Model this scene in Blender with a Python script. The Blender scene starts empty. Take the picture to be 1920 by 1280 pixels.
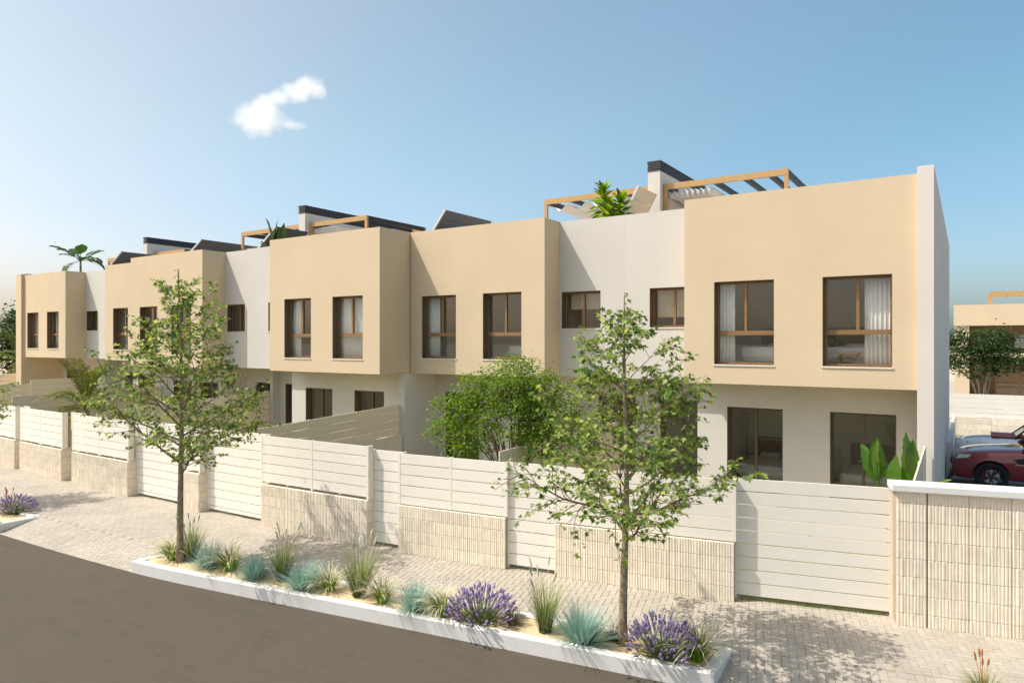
import bpy, bmesh, math, random
import numpy as np
from mathutils import Vector, Matrix
R = math.radians
rnd = random.Random(7)
S = bpy.context.scene
COL = S.collection

# ------------------------------------------------------------------ camera, sky, sun, exposure
cam_d = bpy.data.cameras.new("camera"); cam = bpy.data.objects.new("camera", cam_d); COL.objects.link(cam)
cam.location = (0, 0, 4.0); cam.rotation_euler = (R(90), 0, R(33.2))
cam_d.sensor_width = 36; cam_d.lens = 36 * 1305 / 1920; cam_d.clip_start = 0.1; cam_d.clip_end = 3000
S.camera = cam
SUN_TO = Vector((-1.34, -1.0, 2.3)).normalized()
W = bpy.data.worlds.new("World"); S.world = W; W.use_nodes = True
nt = W.node_tree; nt.nodes.clear()
sky = nt.nodes.new("ShaderNodeTexSky"); sky.sky_type = 'NISHITA'; sky.sun_disc = False
sky.sun_elevation = math.asin(SUN_TO.z); sky.sun_rotation = math.atan2(SUN_TO.x, SUN_TO.y)
sky.altitude = 0; sky.air_density = 1.0; sky.dust_density = 3.0; sky.ozone_density = 0.6
bg = nt.nodes.new("ShaderNodeBackground"); bg.inputs[1].default_value = 0.15
wo = nt.nodes.new("ShaderNodeOutputWorld")
# summer haze: the air whitens smoothly towards the sun and stays clear blue away from it
wtc = nt.nodes.new('ShaderNodeTexCoord'); wdot = nt.nodes.new('ShaderNodeVectorMath'); wdot.operation = 'DOT_PRODUCT'; wdot.inputs[1].default_value = SUN_TO
wnr = nt.nodes.new('ShaderNodeVectorMath'); wnr.operation = 'NORMALIZE'; nt.links.new(wtc.outputs['Generated'], wnr.inputs[0]); nt.links.new(wnr.outputs[0], wdot.inputs[0])
wmr = nt.nodes.new('ShaderNodeMapRange'); wmr.inputs[1].default_value = -0.12; wmr.inputs[2].default_value = 1.0; nt.links.new(wdot.outputs['Value'], wmr.inputs[0])
wcr = nt.nodes.new('ShaderNodeValToRGB'); we = wcr.color_ramp.elements; wcr.color_ramp.interpolation = 'EASE'; we.new(.28); we.new(.58)
for k_, c_ in enumerate(((.64, .835, .79), (.82, .93, .84), (.965, .92, .775), (.80, .82, .76))): we[k_].color = (*c_, 1)
we[0].position, we[3].position = 0.0, 1.0
nt.links.new(wmr.outputs[0], wcr.inputs[0])
tsc = nt.nodes.new('ShaderNodeVectorMath'); tsc.operation = 'SCALE'; tsc.inputs['Scale'].default_value = 1.25; nt.links.new(wcr.outputs[0], tsc.inputs[0])
tint = nt.nodes.new('ShaderNodeVectorMath'); tint.operation = 'MULTIPLY'; nt.links.new(tsc.outputs[0], tint.inputs[1])
wsp = nt.nodes.new('ShaderNodeSeparateXYZ'); nt.links.new(wnr.outputs[0], wsp.inputs[0])
wez = nt.nodes.new('ShaderNodeValToRGB'); wz = wez.color_ramp.elements; wz.new(.06); wz.new(.16)
for k_, (p_, c_) in enumerate(((0.0, (.66, .65, .77)), (.06, (.56, .505, .60)), (.16, (.505, .48, .53)), (.28, (.5, .5, .5)))): wz[k_].position = p_; wz[k_].color = (*c_, 1)
nt.links.new(wsp.outputs['Z'], wez.inputs[0])
wmx = nt.nodes.new('ShaderNodeVectorMath'); wmx.operation = 'SCALE'; wmx.inputs['Scale'].default_value = 2.0; nt.links.new(wez.outputs[0], wmx.inputs[0])
hz = nt.nodes.new('ShaderNodeVectorMath'); hz.operation = 'MULTIPLY'; nt.links.new(tint.outputs[0], hz.inputs[0]); nt.links.new(wmx.outputs[0], hz.inputs[1])
nt.links.new(sky.outputs[0], tint.inputs[0]); nt.links.new(hz.outputs[0], bg.inputs[0])
nt.links.new(bg.outputs[0], wo.inputs[0])
sd = bpy.data.lights.new("sun", 'SUN'); so = bpy.data.objects.new("sun", sd); COL.objects.link(so)
sd.energy = 3.7; sd.angle = R(0.53); sd.color = (1.0, 0.955, 0.885)
so.rotation_euler = SUN_TO.to_track_quat('Z', 'Y').to_euler(); so.location = (-20, -15, 40)
S.view_settings.view_transform = 'Standard'; S.view_settings.look = 'None'
S.view_settings.exposure = 0.33; S.view_settings.gamma = 1.0
S.cycles.max_bounces = 10; S.cycles.diffuse_bounces = 6; S.cycles.transparent_max_bounces = 16
S.cycles.volume_bounces = 4

# ------------------------------------------------------------------ materials
MATS = {}
def nodes(name):
    m = bpy.data.materials.new(name); m.use_nodes = True; MATS[name] = m
    n = m.node_tree; n.nodes.clear()
    out = n.nodes.new("ShaderNodeOutputMaterial")
    return m, n, out
def N(n, t, **kw):
    x = n.nodes.new(t)
    for k, v in kw.items(): setattr(x, k, v)
    return x
def noise(n, scale, detail=4, coord='Object', rough=0.6, vec=None):
    tc = N(n, "ShaderNodeTexCoord"); t = N(n, "ShaderNodeTexNoise")
    t.inputs['Scale'].default_value = scale; t.inputs['Detail'].default_value = detail; t.inputs['Roughness'].default_value = rough
    if coord == 'World':
        g = N(n, "ShaderNodeNewGeometry"); src = g.outputs['Position']
    else: src = tc.outputs[coord]
    if vec:
        mp = N(n, "ShaderNodeMapping"); mp.inputs['Scale'].default_value = vec
        n.links.new(src, mp.inputs[0]); src = mp.outputs[0]
    n.links.new(src, t.inputs['Vector'])
    return t
def ramp(n, src, stops):
    r = N(n, "ShaderNodeValToRGB"); e = r.color_ramp.elements
    while len(e) < len(stops): e.new(0.5)
    for i, (p, c) in enumerate(stops): e[i].position = p; e[i].color = (*c, 1)
    n.links.new(src, r.inputs[0]); return r
def mat(name, col, rough=0.85, var=0.08, scale=3.0, bump=0.0, bscale=60, metal=0.0, spec=0.3, coat=0.0, island=0.0, coord='World', bdist=0.01, vec=None):
    m, n, out = nodes(name); p = N(n, "ShaderNodeBsdfPrincipled"); n.links.new(p.outputs[0], out.inputs[0])
    p.inputs['Roughness'].default_value = rough; p.inputs['Metallic'].default_value = metal
    p.inputs['Specular IOR Level'].default_value = spec; p.inputs['Coat Weight'].default_value = coat; p.inputs['Coat Roughness'].default_value = 0.03
    t = noise(n, scale, 5, coord, vec=vec)
    lo = [c * (1 - var) for c in col]; hi = [min(1, c * (1 + var)) for c in col]
    r = ramp(n, t.outputs[0], [(0.3, lo), (0.7, hi)]); cs = r.outputs[0]
    if island:
        g = N(n, "ShaderNodeObjectInfo"); g2 = N(n, "ShaderNodeNewGeometry")
        ad = N(n, "ShaderNodeMath", operation='ADD'); n.links.new(g.outputs['Random'], ad.inputs[0]); n.links.new(g2.outputs['Random Per Island'], ad.inputs[1])
        fr = N(n, "ShaderNodeMath", operation='FRACT'); n.links.new(ad.outputs[0], fr.inputs[0])
        mr = N(n, "ShaderNodeMapRange"); mr.inputs[3].default_value = 1 - island; mr.inputs[4].default_value = 1 + island
        n.links.new(fr.outputs[0], mr.inputs[0])
        h = N(n, "ShaderNodeHueSaturation"); n.links.new(mr.outputs[0], h.inputs['Value']); n.links.new(cs, h.inputs['Color']); cs = h.outputs[0]
    n.links.new(cs, p.inputs['Base Color'])
    if bump:
        b = noise(n, bscale, 6, coord); bp = N(n, "ShaderNodeBump"); bp.inputs['Strength'].default_value = bump; bp.inputs['Distance'].default_value = bdist
        n.links.new(b.outputs[0], bp.inputs['Height']); n.links.new(bp.outputs[0], p.inputs['Normal'])
    return m
def leafmat(name, cols, trans=0.4, rough=0.5, gloss=0.25, grad=None):
    """per-leaf tint; thin leaf = diffuse + translucent + a little gloss"""
    m, n, out = nodes(name)
    if grad:
        at_ = N(n, "ShaderNodeAttribute"); at_.attribute_name = 'along'
        g = N(n, "ShaderNodeNewGeometry"); ra = N(n, "ShaderNodeMath", operation='SUBTRACT'); ra.inputs[1].default_value = .5; n.links.new(g.outputs['Random Per Island'], ra.inputs[0])
        ma = N(n, "ShaderNodeMath", operation='MULTIPLY_ADD'); ma.inputs[1].default_value = 0.3; n.links.new(ra.outputs[0], ma.inputs[0]); n.links.new(at_.outputs['Fac'], ma.inputs[2])
        r = ramp(n, ma.outputs[0], grad)
    else:
        g = N(n, "ShaderNodeNewGeometry"); k = len(cols)
        r = ramp(n, g.outputs['Random Per Island'], [(i / (k - 1) if k > 1 else 0, c) for i, c in enumerate(cols)])
    d = N(n, "ShaderNodeBsdfPrincipled"); d.inputs['Roughness'].default_value = rough; d.inputs['Specular IOR Level'].default_value = gloss
    t = N(n, "ShaderNodeBsdfTranslucent")
    h = N(n, "ShaderNodeHueSaturation"); h.inputs['Saturation'].default_value = 1.15; h.inputs['Value'].default_value = 1.5
    n.links.new(r.outputs[0], d.inputs['Base Color']); n.links.new(r.outputs[0], h.inputs['Color']); n.links.new(h.outputs[0], t.inputs[0])
    mx = N(n, "ShaderNodeMixShader"); mx.inputs[0].default_value = trans
    n.links.new(d.outputs[0], mx.inputs[1]); n.links.new(t.outputs[0], mx.inputs[2]); n.links.new(mx.outputs[0], out.inputs[0])
    return m

mat('cream_stucco', (0.65, 0.515, 0.352), 0.9, 0.035, 0.9, 0.25, 90, bdist=0.004)
mat('white_stucco', (0.625, 0.585, 0.535), 0.9, 0.035, 0.9, 0.2, 90, bdist=0.004)
mat('pillar_white', (0.67, 0.615, 0.56), 0.9, 0.03, 0.9, 0.2, 90, bdist=0.004)
mat('interior_wall', (0.76, 0.765, 0.69), 0.9, 0.03)
mat('interior_floor', (0.50, 0.41, 0.31), 0.5, 0.15, 4)
mat('roof_slab', (0.5, 0.46, 0.42), 0.9, 0.1)
mat('bronze', (0.28, 0.16, 0.07), 0.38, 0.06, 6, metal=0.25, spec=0.5)
mat('shaded_bronze', (0.13, 0.092, 0.058), 0.4, 0.06, 6, metal=0.25, spec=0.5)  # the frame bronze darkened, ground floor shade put into the door colour
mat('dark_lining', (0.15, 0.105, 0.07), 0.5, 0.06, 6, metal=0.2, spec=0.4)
mat('gold_beam', (0.50, 0.315, 0.13), 0.45, 0.05, 6, metal=0.15, spec=0.4)
mat('dark_beam', (0.035, 0.03, 0.028), 0.5, 0.1, 6)
mat('slate_cap', (0.06, 0.065, 0.075), 0.6, 0.1, 8)
mat('solar_back', (0.09, 0.10, 0.115), 0.45, 0.06, 5, spec=0.5)
mat('aluminium', (0.62, 0.60, 0.56), 0.35, 0.03, 6, metal=0.6)
mat('sill_white', (0.75, 0.70, 0.62), 0.6, 0.03)
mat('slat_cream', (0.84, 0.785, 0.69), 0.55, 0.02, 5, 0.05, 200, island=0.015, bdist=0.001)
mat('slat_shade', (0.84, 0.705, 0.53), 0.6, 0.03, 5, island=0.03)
mat('post_cream', (0.84, 0.765, 0.66), 0.5, 0.02)
mat('split_block', (0.80, 0.70, 0.56), 0.95, 0.08, 6, 0.35, 120, island=0.05, bdist=0.006)
mat('block_core', (0.40, 0.32, 0.23), 0.95, 0.1)
mat('coping_white', (0.72, 0.71, 0.69), 0.6, 0.02, 2, 0.05)
mat('paver', (0.415, 0.365, 0.30), 0.9, 0.10, 1.2, 0.35, 150, island=0.06, bdist=0.003)
mat('joint', (0.31, 0.25, 0.17), 0.95, 0.2, 30)
mat('kerb_white', (0.70, 0.67, 0.63), 0.8, 0.05, 5, 0.2, 60, bdist=0.003)
mat('sand', (0.64, 0.49, 0.29), 0.95, 0.14, 14, 0.5, 220, bdist=0.006)
mat('earth', (0.52, 0.43, 0.31), 0.95, 0.15, 0.5)
mat('lawn', (0.13, 0.17, 0.035), 0.9, 0.35, 6, 0.5, 80)
mat('tile_terrace', (0.44, 0.39, 0.33), 0.7, 0.08, 2)
mat('grey_slab', (0.34, 0.345, 0.34), 0.75, 0.1, 2, island=0.12)
mat('carpark', (0.16, 0.155, 0.15), 0.85, 0.15, 3)
mat('fabric_white', (0.80, 0.79, 0.77), 0.9, 0.03, 6)
mat('bedding', (0.62, 0.62, 0.60), 0.9, 0.06, 8)
mat('headboard', (0.30, 0.23, 0.17), 0.7, 0.1, 5)
mat('cushion_brown', (0.12, 0.08, 0.06), 0.9, 0.1)
mat('wood_tan', (0.40, 0.24, 0.11), 0.6, 0.15, 9)
mat('blind', (0.60, 0.53, 0.40), 0.9, 0.03)
mat('bark', (0.34, 0.265, 0.18), 0.95, 0.5, 26, 0.9, 60, bdist=0.02, vec=(1, 1, 0.45))
mat('twig', (0.20, 0.145, 0.09), 0.9, 0.25, 20)
mat('red_paint', (0.22, 0.012, 0.016), 0.28, 0.02, 3, metal=0.25, spec=0.6, coat=1.0)
mat('white_paint', (0.80, 0.83, 0.86), 0.3, 0.02, 3, spec=0.5, coat=1.0)
mat('black_trim', (0.012, 0.012, 0.013), 0.45, 0.1, 6, spec=0.5)
mat('tyre', (0.018, 0.02, 0.022), 0.8, 0.1, 20)
mat('rim', (0.10, 0.10, 0.11), 0.25, 0.05, 6, metal=0.9, spec=0.6)
mat('chrome', (0.75, 0.75, 0.75), 0.12, 0.02, 6, metal=1.0)
mat('red_leather', (0.26, 0.02, 0.028), 0.5, 0.08, 20, spec=0.4)
mat('lamp_glass', (0.55, 0.60, 0.58), 0.08, 0.2, 25, spec=0.8, coat=1.0)
mat('brown_recess', (0.22, 0.14, 0.08), 0.8, 0.1, 1)
mat('chair_yellow', (0.75, 0.62, 0.36), 0.7, 0.05)
mat('terracotta', (0.36, 0.17, 0.09), 0.85, 0.1, 6)

def asphalt():
    m, n, out = nodes('asphalt'); p = N(n, "ShaderNodeBsdfPrincipled"); n.links.new(p.outputs[0], out.inputs[0])
    p.inputs['Roughness'].default_value = 0.9; p.inputs['Specular IOR Level'].default_value = 0.25
    a = noise(n, 2.6, 8, 'World', 0.72, vec=(.6, 1.6, 1)); b = noise(n, 75, 3, 'World', 0.8); c = noise(n, 22, 4, 'World')
    m1 = N(n, "ShaderNodeMath", operation='MULTIPLY_ADD'); m1.inputs[1].default_value = 0.8; n.links.new(b.outputs[0], m1.inputs[0]); n.links.new(a.outputs[0], m1.inputs[2])
    m2 = N(n, "ShaderNodeMath", operation='MULTIPLY_ADD'); m2.inputs[1].default_value = 0.3; n.links.new(c.outputs[0], m2.inputs[0]); n.links.new(m1.outputs[0], m2.inputs[2])
    r = ramp(n, m2.outputs[0], [(0.62, (0.050, 0.042, 0.031)), (1.0, (0.092, 0.077, 0.058))])
    n.links.new(r.outputs[0], p.inputs['Base Color'])
    bp = N(n, "ShaderNodeBump"); bp.inputs['Strength'].default_value = 0.6; bp.inputs['Distance'].default_value = 0.006
    n.links.new(b.outputs[0], bp.inputs['Height']); n.links.new(bp.outputs[0], p.inputs['Normal'])
asphalt()
def glass(name, tint, refl):
    m, n, out = nodes(name)
    t = N(n, "ShaderNodeBsdfTransparent"); t.inputs[0].default_value = (*tint, 1)
    g = N(n, "ShaderNodeBsdfGlossy"); g.inputs['Roughness'].default_value = 0.015
    f = N(n, "ShaderNodeFresnel"); f.inputs[0].default_value = 1.5
    ma = N(n, "ShaderNodeMath", operation='MULTIPLY_ADD'); ma.inputs[1].default_value = refl; ma.inputs[2].default_value = 0.03; ma.use_clamp = True
    n.links.new(f.outputs[0], ma.inputs[0])
    ge = N(n, "ShaderNodeNewGeometry"); iv = N(n, "ShaderNodeMath", operation='SUBTRACT'); iv.inputs[0].default_value = 1.0; n.links.new(ge.outputs['Backfacing'], iv.inputs[1])
    fm = N(n, "ShaderNodeMath", operation='MULTIPLY'); n.links.new(ma.outputs[0], fm.inputs[0]); n.links.new(iv.outputs[0], fm.inputs[1])
    mx = N(n, "ShaderNodeMixShader"); n.links.new(fm.outputs[0], mx.inputs[0]); n.links.new(t.outputs[0], mx.inputs[1]); n.links.new(g.outputs[0], mx.inputs[2])
    n.links.new(mx.outputs[0], out.inputs[0])
glass('window_glass', (0.97, 0.975, 0.965), 1.5)
glass('car_glass', (0.22, 0.27, 0.30), 1.2)

leafmat('maple_leaf', [(0.045, 0.10, 0.028), (0.12, 0.20, 0.04), (0.27, 0.34, 0.075), (0.48, 0.52, 0.17)], 0.45)
leafmat('bush_leaf', [(0.06, 0.125, 0.016), (0.14, 0.22, 0.026), (0.27, 0.37, 0.05)], 0.45)
leafmat('dark_leaf', [(0.018, 0.045, 0.012), (0.035, 0.075, 0.018), (0.075, 0.12, 0.025)], 0.3)
leafmat('palm_leaf', [(0.10, 0.12, 0.025), (0.18, 0.18, 0.045), (0.12, 0.15, 0.03)], 0.3)
leafmat('banana_leaf', [(0.045, 0.12, 0.018), (0.09, 0.19, 0.025), (0.06, 0.14, 0.02)], 0.35, 0.35, 0.5)
leafmat('roof_leaf', [(0.015, 0.045, 0.015), (0.03, 0.075, 0.018), (0.08, 0.15, 0.025)], 0.3, 0.35, 0.5)
leafmat('fescue_blade', [(0.17, 0.30, 0.25), (0.31, 0.46, 0.39), (0.46, 0.60, 0.50)], 0.25)
leafmat('feather_blade', None, 0.3, grad=[(0.0, (0.045, 0.045, 0.02)), (0.2, (0.12, 0.16, 0.045)), (0.65, (0.27, 0.31, 0.11)), (1.0, (0.56, 0.55, 0.32))])
leafmat('variegated_blade', None, 0.3, grad=[(0.05, (0.20, 0.38, 0.02)), (0.30, (0.26, 0.40, 0.05)), (0.45, (0.20, 0.19, 0.08)), (0.62, (0.60, 0.56, 0.36)), (1.0, (0.82, 0.78, 0.58))])
leafmat('dark_blade', [(0.05, 0.055, 0.03), (0.11, 0.10, 0.055), (0.16, 0.14, 0.09)], 0.2)
leafmat('lavender_stem', [(0.10, 0.15, 0.05), (0.20, 0.25, 0.09), (0.28, 0.32, 0.14)], 0.3)
leafmat('lavender_flower', [(0.30, 0.22, 0.40), (0.42, 0.33, 0.51), (0.54, 0.45, 0.62)], 0.25)
leafmat('seed_head', [(0.74, 0.70, 0.52), (0.62, 0.58, 0.42)], 0.25)
leafmat('seed_head_grey', [(0.40, 0.43, 0.38), (0.52, 0.52, 0.42)], 0.25)
leafmat('poker_flower', [(0.50, 0.18, 0.05), (0.55, 0.30, 0.12)], 0.25)
leafmat('lawn_blade', [(0.16, 0.24, 0.04), (0.30, 0.36, 0.09)], 0.3)

# ------------------------------------------------------------------ helpers
WORG = {}
def fast_mesh(name, v, f, smooth=False):
    """v: (n,3); f: list of face arrays (m,k) or python list of faces"""
    me = bpy.data.meshes.new(name)
    if isinstance(f, list) and (not f or not isinstance(f[0], np.ndarray)):
        me.from_pydata([tuple(map(float, p)) for p in v], [], f)
    else:
        v = np.asarray(v, dtype=np.float32)
        me.vertices.add(len(v)); me.vertices.foreach_set("co", v.ravel())
        loops = np.concatenate([a.ravel() for a in f]).astype(np.int32)
        tot = np.concatenate([np.full(len(a), a.shape[1]) for a in f]).astype(np.int32)
        st = np.concatenate([[0], np.cumsum(tot)[:-1]]).astype(np.int32)
        me.loops.add(len(loops)); me.loops.foreach_set("vertex_index", loops)
        me.polygons.add(len(tot)); me.polygons.foreach_set("loop_start", st)
        me.update(calc_edges=True); me.validate()
    if smooth: me.polygons.foreach_set("use_smooth", [True] * len(me.polygons))
    return me
def tag(o, label=None, cat=None, group=None, kind=None):
    if label: o["label"] = label
    if cat: o["category"] = cat
    if group: o["group"] = group
    if kind: o["kind"] = kind
    return o
def thing(name, loc, label, cat, group=None):
    o = bpy.data.objects.new(name, None); COL.objects.link(o); o.location = loc; o.empty_display_size = 0.3
    WORG[o] = Vector(loc); return tag(o, label, cat, group)
def link(name, me, m, parent=None, org=(0, 0, 0)):
    """link a mesh; org = world position of its origin"""
    o = bpy.data.objects.new(name, me); COL.objects.link(o)
    if m and not me.materials: me.materials.append(MATS[m])
    org = Vector(org); WORG[o] = org
    if parent: o.parent = parent; o.location = org - WORG[parent]
    else: o.location = org
    return o
class MB:
    """collects shapes in world coordinates and builds one object"""
    def __init__(s): s.v = []; s.f = []
    def box(s, x0, x1, y0, y1, z0, z1):
        b = len(s.v)
        s.v += [(x0, y0, z0), (x1, y0, z0), (x1, y1, z0), (x0, y1, z0), (x0, y0, z1), (x1, y0, z1), (x1, y1, z1), (x0, y1, z1)]
        s.f += [tuple(b + i for i in q) for q in ((0, 3, 2, 1), (4, 5, 6, 7), (0, 1, 5, 4), (1, 2, 6, 5), (2, 3, 7, 6), (3, 0, 4, 7))]
        return s
    def hexa(s, p):
        b = len(s.v); s.v += [tuple(q) for q in p]
        s.f += [tuple(b + i for i in q) for q in ((0, 3, 2, 1), (4, 5, 6, 7), (0, 1, 5, 4), (1, 2, 6, 5), (2, 3, 7, 6), (3, 0, 4, 7))]
        return s
    def beam(s, a, b_, w, h):
        a = Vector(a); b_ = Vector(b_); d = (b_ - a).normalized(); sd_ = d.cross(Vector((0, 0, 1)))
        if sd_.length < 1e-4: sd_ = Vector((1, 0, 0))
        sd_.normalize(); up = sd_.cross(d); p = []
        for z in (-1, 1):
            for q, x in ((a, -1), (b_, -1), (b_, 1), (a, 1)): p.append(q + sd_ * (x * w / 2) + up * (z * h / 2))
        return s.hexa(p)
    def prism(s, poly, z0, z1):
        b = len(s.v); n = len(poly)
        s.v += [(x, y, z0) for x, y in poly] + [(x, y, z1) for x, y in poly]
        s.f += [tuple(b + n - 1 - i for i in range(n)), tuple(b + n + i for i in range(n))]
        s.f += [(b + i, b + (i + 1) % n, b + n + (i + 1) % n, b + n + i) for i in range(n)]
        return s
    def tube(s, pts, rad, k=6, cap=True):
        pts = [Vector(p) for p in pts]; b = len(s.v); n = len(pts)
        for i, p in enumerate(pts):
            d = (pts[min(i + 1, n - 1)] - pts[max(i - 1, 0)])
            d = d.normalized() if d.length > 1e-9 else Vector((0, 0, 1))
            a = d.cross(Vector((0, 0, 1)) if abs(d.z) < 0.95 else Vector((1, 0, 0))).normalized(); c = d.cross(a)
            r = rad[i] if hasattr(rad, '__len__') else rad
            s.v += [tuple(p + (a * math.cos(2 * math.pi * j / k) + c * math.sin(2 * math.pi * j / k)) * r) for j in range(k)]
        for i in range(n - 1):
            for j in range(k):
                s.f.append((b + i * k + j, b + i * k + (j + 1) % k, b + (i + 1) * k + (j + 1) % k, b + (i + 1) * k + j))
        if cap: s.f += [tuple(b + k - 1 - j for j in range(k)), tuple(b + (n - 1) * k + j for j in range(k))]
        return s
    def mesh(s, name, org=(0, 0, 0), smooth=False):
        o = Vector(org)
        return fast_mesh(name, [(x - o.x, y - o.y, z - o.z) for x, y, z in s.v], s.f, smooth)
    def build(s, name, m, parent=None, smooth=False, bevel=0.0, local=False):
        a = np.array(s.v)
        org = (0, 0, 0) if local else ((a[:, 0].min() + a[:, 0].max()) / 2, (a[:, 1].min() + a[:, 1].max()) / 2, a[:, 2].min())
        me = s.mesh(name, org, smooth)
        o = link(name, me, m, parent, org)
        if bevel:
            bv = o.modifiers.new("bevel", 'BEVEL'); bv.width = bevel; bv.segments = 2; bv.limit_method = 'ANGLE'; bv.angle_limit = R(50)
        return o
def copy_tree(o, parent=None):
    c = o.copy(); COL.objects.link(c); c.parent = parent
    for ch in list(o.children): copy_tree(ch, c)
    return c
def box(name, m, parent, x0, x1, y0, y1, z0, z1, bevel=0.0):
    return MB().box(x0, x1, y0, y1, z0, z1).build(name, m, parent, bevel=bevel)
def smoothcurve(pts, step=0.25):
    """Catmull-Rom through 2-D points -> polyline"""
    P = [np.array(p, float) for p in pts]; P = [2 * P[0] - P[1]] + P + [2 * P[-1] - P[-2]]; out = []
    for i in range(1, len(P) - 2):
        n = max(2, int(np.linalg.norm(P[i + 1] - P[i]) / step))
        for k in range(n):
            t = k / n
            out.append(0.5 * (2 * P[i] + (P[i + 1] - P[i - 1]) * t + (2 * P[i - 1] - 5 * P[i] + 4 * P[i + 1] - P[i + 2]) * t * t + (3 * P[i] - P[i - 1] - 3 * P[i + 1] + P[i + 2]) * t ** 3))
    out.append(P[-2]); return np.array(out)

FENCE = smoothcurve([(-34, 10.9), (-30, 10.45), (-27, 10.15), (-24, 9.98), (-21, 9.9), (-18, 9.88), (-15, 9.92), (-12.9, 9.98), (-9.9, 10.1), (-9.1, 10.17), (-6.8, 10.47), (-5.9, 10.62), (-3.07, 11.11), (-0.95, 11.62), (2, 12.35), (7, 13.6)])
ROAD = smoothcurve([(-40, 8.3), (-30, 6.95), (-24, 6.55), (-17.7, 6.58), (-12.9, 6.8), (-10.3, 7.12), (-7.5, 7.56), (-5.26, 7.9), (-3.4, 8.17), (-2.5, 8.34), (0, 8.95), (5, 10.2), (9, 11.2), (14, 12.4)])
def fv(u): return float(np.interp(u, FENCE[:, 0], FENCE[:, 1]))
def rv(u): return float(np.interp(u, ROAD[:, 0], ROAD[:, 1]))
def fang(u): return math.atan2(fv(u + .1) - fv(u - .1), .2)

# ------------------------------------------------------------------ ground, road, pavement
tag(MB().box(-900, 900, -900, 900, -1.2, -0.30).build('ground', 'earth'), kind='structure')
rd = MB(); ru = np.arange(-40, 14.01, 0.5)
for a, b in zip(ru[:-1], ru[1:]):
    i = len(rd.v); rd.v += [(a, -30, -.2), (b, -30, -.2), (b, rv(b) + .01, -.2), (a, rv(a) + .01, -.2)]; rd.f.append((i, i + 1, i + 2, i + 3))
bmr = rd.build('road', 'asphalt'); tag(bmr, kind='structure')

RAMP = 0.85
def pz(u, v):
    d = (v - rv(u)) * 0.97
    return -0.2 + 0.2 * min(1, max(0, d / RAMP))
pv = MB(); us = np.arange(-36, 9.01, 0.5)
for a, b in zip(us[:-1], us[1:]):
    prev = None
    for t in (0, RAMP / .97, None):
        va = rv(a) + t if t is not None else fv(a) + 0.1
        vb = rv(b) + t if t is not None else fv(b) + 0.1
        cur = ((a, va, pz(a, va) - .007), (b, vb, pz(b, vb) - .007))
        if prev:
            i = len(pv.v); pv.v += [prev[0], prev[1], cur[1], cur[0]]; pv.f.append((i, i + 1, i + 2, i + 3))
        prev = cur
pavement = pv.build('pavement', 'joint'); tag(pavement, kind='structure')

PLANTERS = [(-12.75, -2.55), (-26.5, -17.75)]
def clip(poly, p, nrm):
    out = []
    for i in range(len(poly)):
        a, b = poly[i], poly[(i + 1) % len(poly)]
        da = (a[0] - p[0]) * nrm[0] + (a[1] - p[1]) * nrm[1]; db = (b[0] - p[0]) * nrm[0] + (b[1] - p[1]) * nrm[1]
        if da >= 0: out.append(a)
        if (da >= 0) != (db >= 0):
            t = da / (da - db); out.append((a[0] + t * (b[0] - a[0]), a[1] + t * (b[1] - a[1])))
    return out
def paver_mesh(mb, poly, far=False):
    n = len(poly); cx = sum(p[0] for p in poly) / n; cy = sum(p[1] for p in poly) / n
    dz = rnd.uniform(-.0012, .0012); tx = rnd.uniform(-.006, .006); ty = rnd.uniform(-.006, .006); b = len(mb.v)
    top = [(cx + (x - cx) * .955, cy + (y - cy) * .955) for x, y in poly]
    mb.v += [(x, y, pz(x, y) - .006) for x, y in poly] + [(x, y, pz(x, y) + dz + tx * (x - cx) + ty * (y - cy)) for x, y in top]
    mb.f.append(tuple(b + n + i for i in range(n)))
    mb.f += [(b + i, b + (i + 1) % n, b + n + (i + 1) % n, b + n + i) for i in range(n)]
ang = R(14); ca, sa = math.cos(ang), math.sin(ang); G = .10; gp = .0025
pavs = []
for j in range(-40, 130):
    for i in range(-380, 110):
        k = (i - j) % 4
        if k == 0: w, h = 2, 1
        elif k == 3: w, h = 1, 2
        else: continue
        x0, y0, x1, y1 = i * G + gp, j * G + gp, (i + w) * G - gp, (j + h) * G - gp
        cx, cy = (x0 + x1) / 2, (y0 + y1) / 2; u, v = cx * ca - cy * sa, cx * sa + cy * ca + 9.6
        if not (-31 < u < 6.5): continue
        if v < rv(u) - .12 or v > fv(u) + .0: continue
        if any(a + .1 < u < b - .1 and v < rv(u) + .66 for a, b in PLANTERS): continue
        poly = [(x * ca - y * sa, x * sa + y * ca + 9.6) for x, y in ((x0, y0), (x1, y0), (x1, y1), (x0, y1))]
        if v < rv(u) + .25:
            sl = (rv(u + .1) - rv(u - .1)) / .2; poly = clip(poly, (u, rv(u) + .012), (-sl, 1))
            if len(poly) < 3: continue
        Z = u * -math.sin(R(33.2)) + v * math.cos(R(33.2)); X = (u * math.cos(R(33.2)) + v * math.sin(R(33.2))) / Z if Z > 1 else 9
        inview = abs(X) < .72 and 4.0 / Z * 1305 < 660
        pavs.append((Z if inview else 99, poly))
pavs.sort(key=lambda p: p[0])
for d, poly in pavs[:300]:
    mb = MB(); paver_mesh(mb, poly); mb.build('paver', 'paver', pavement)
mb = MB()
for d, poly in pavs[300:]: paver_mesh(mb, poly)
tag(mb.build('paver_field', 'paver', pavement), kind='stuff')

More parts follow.
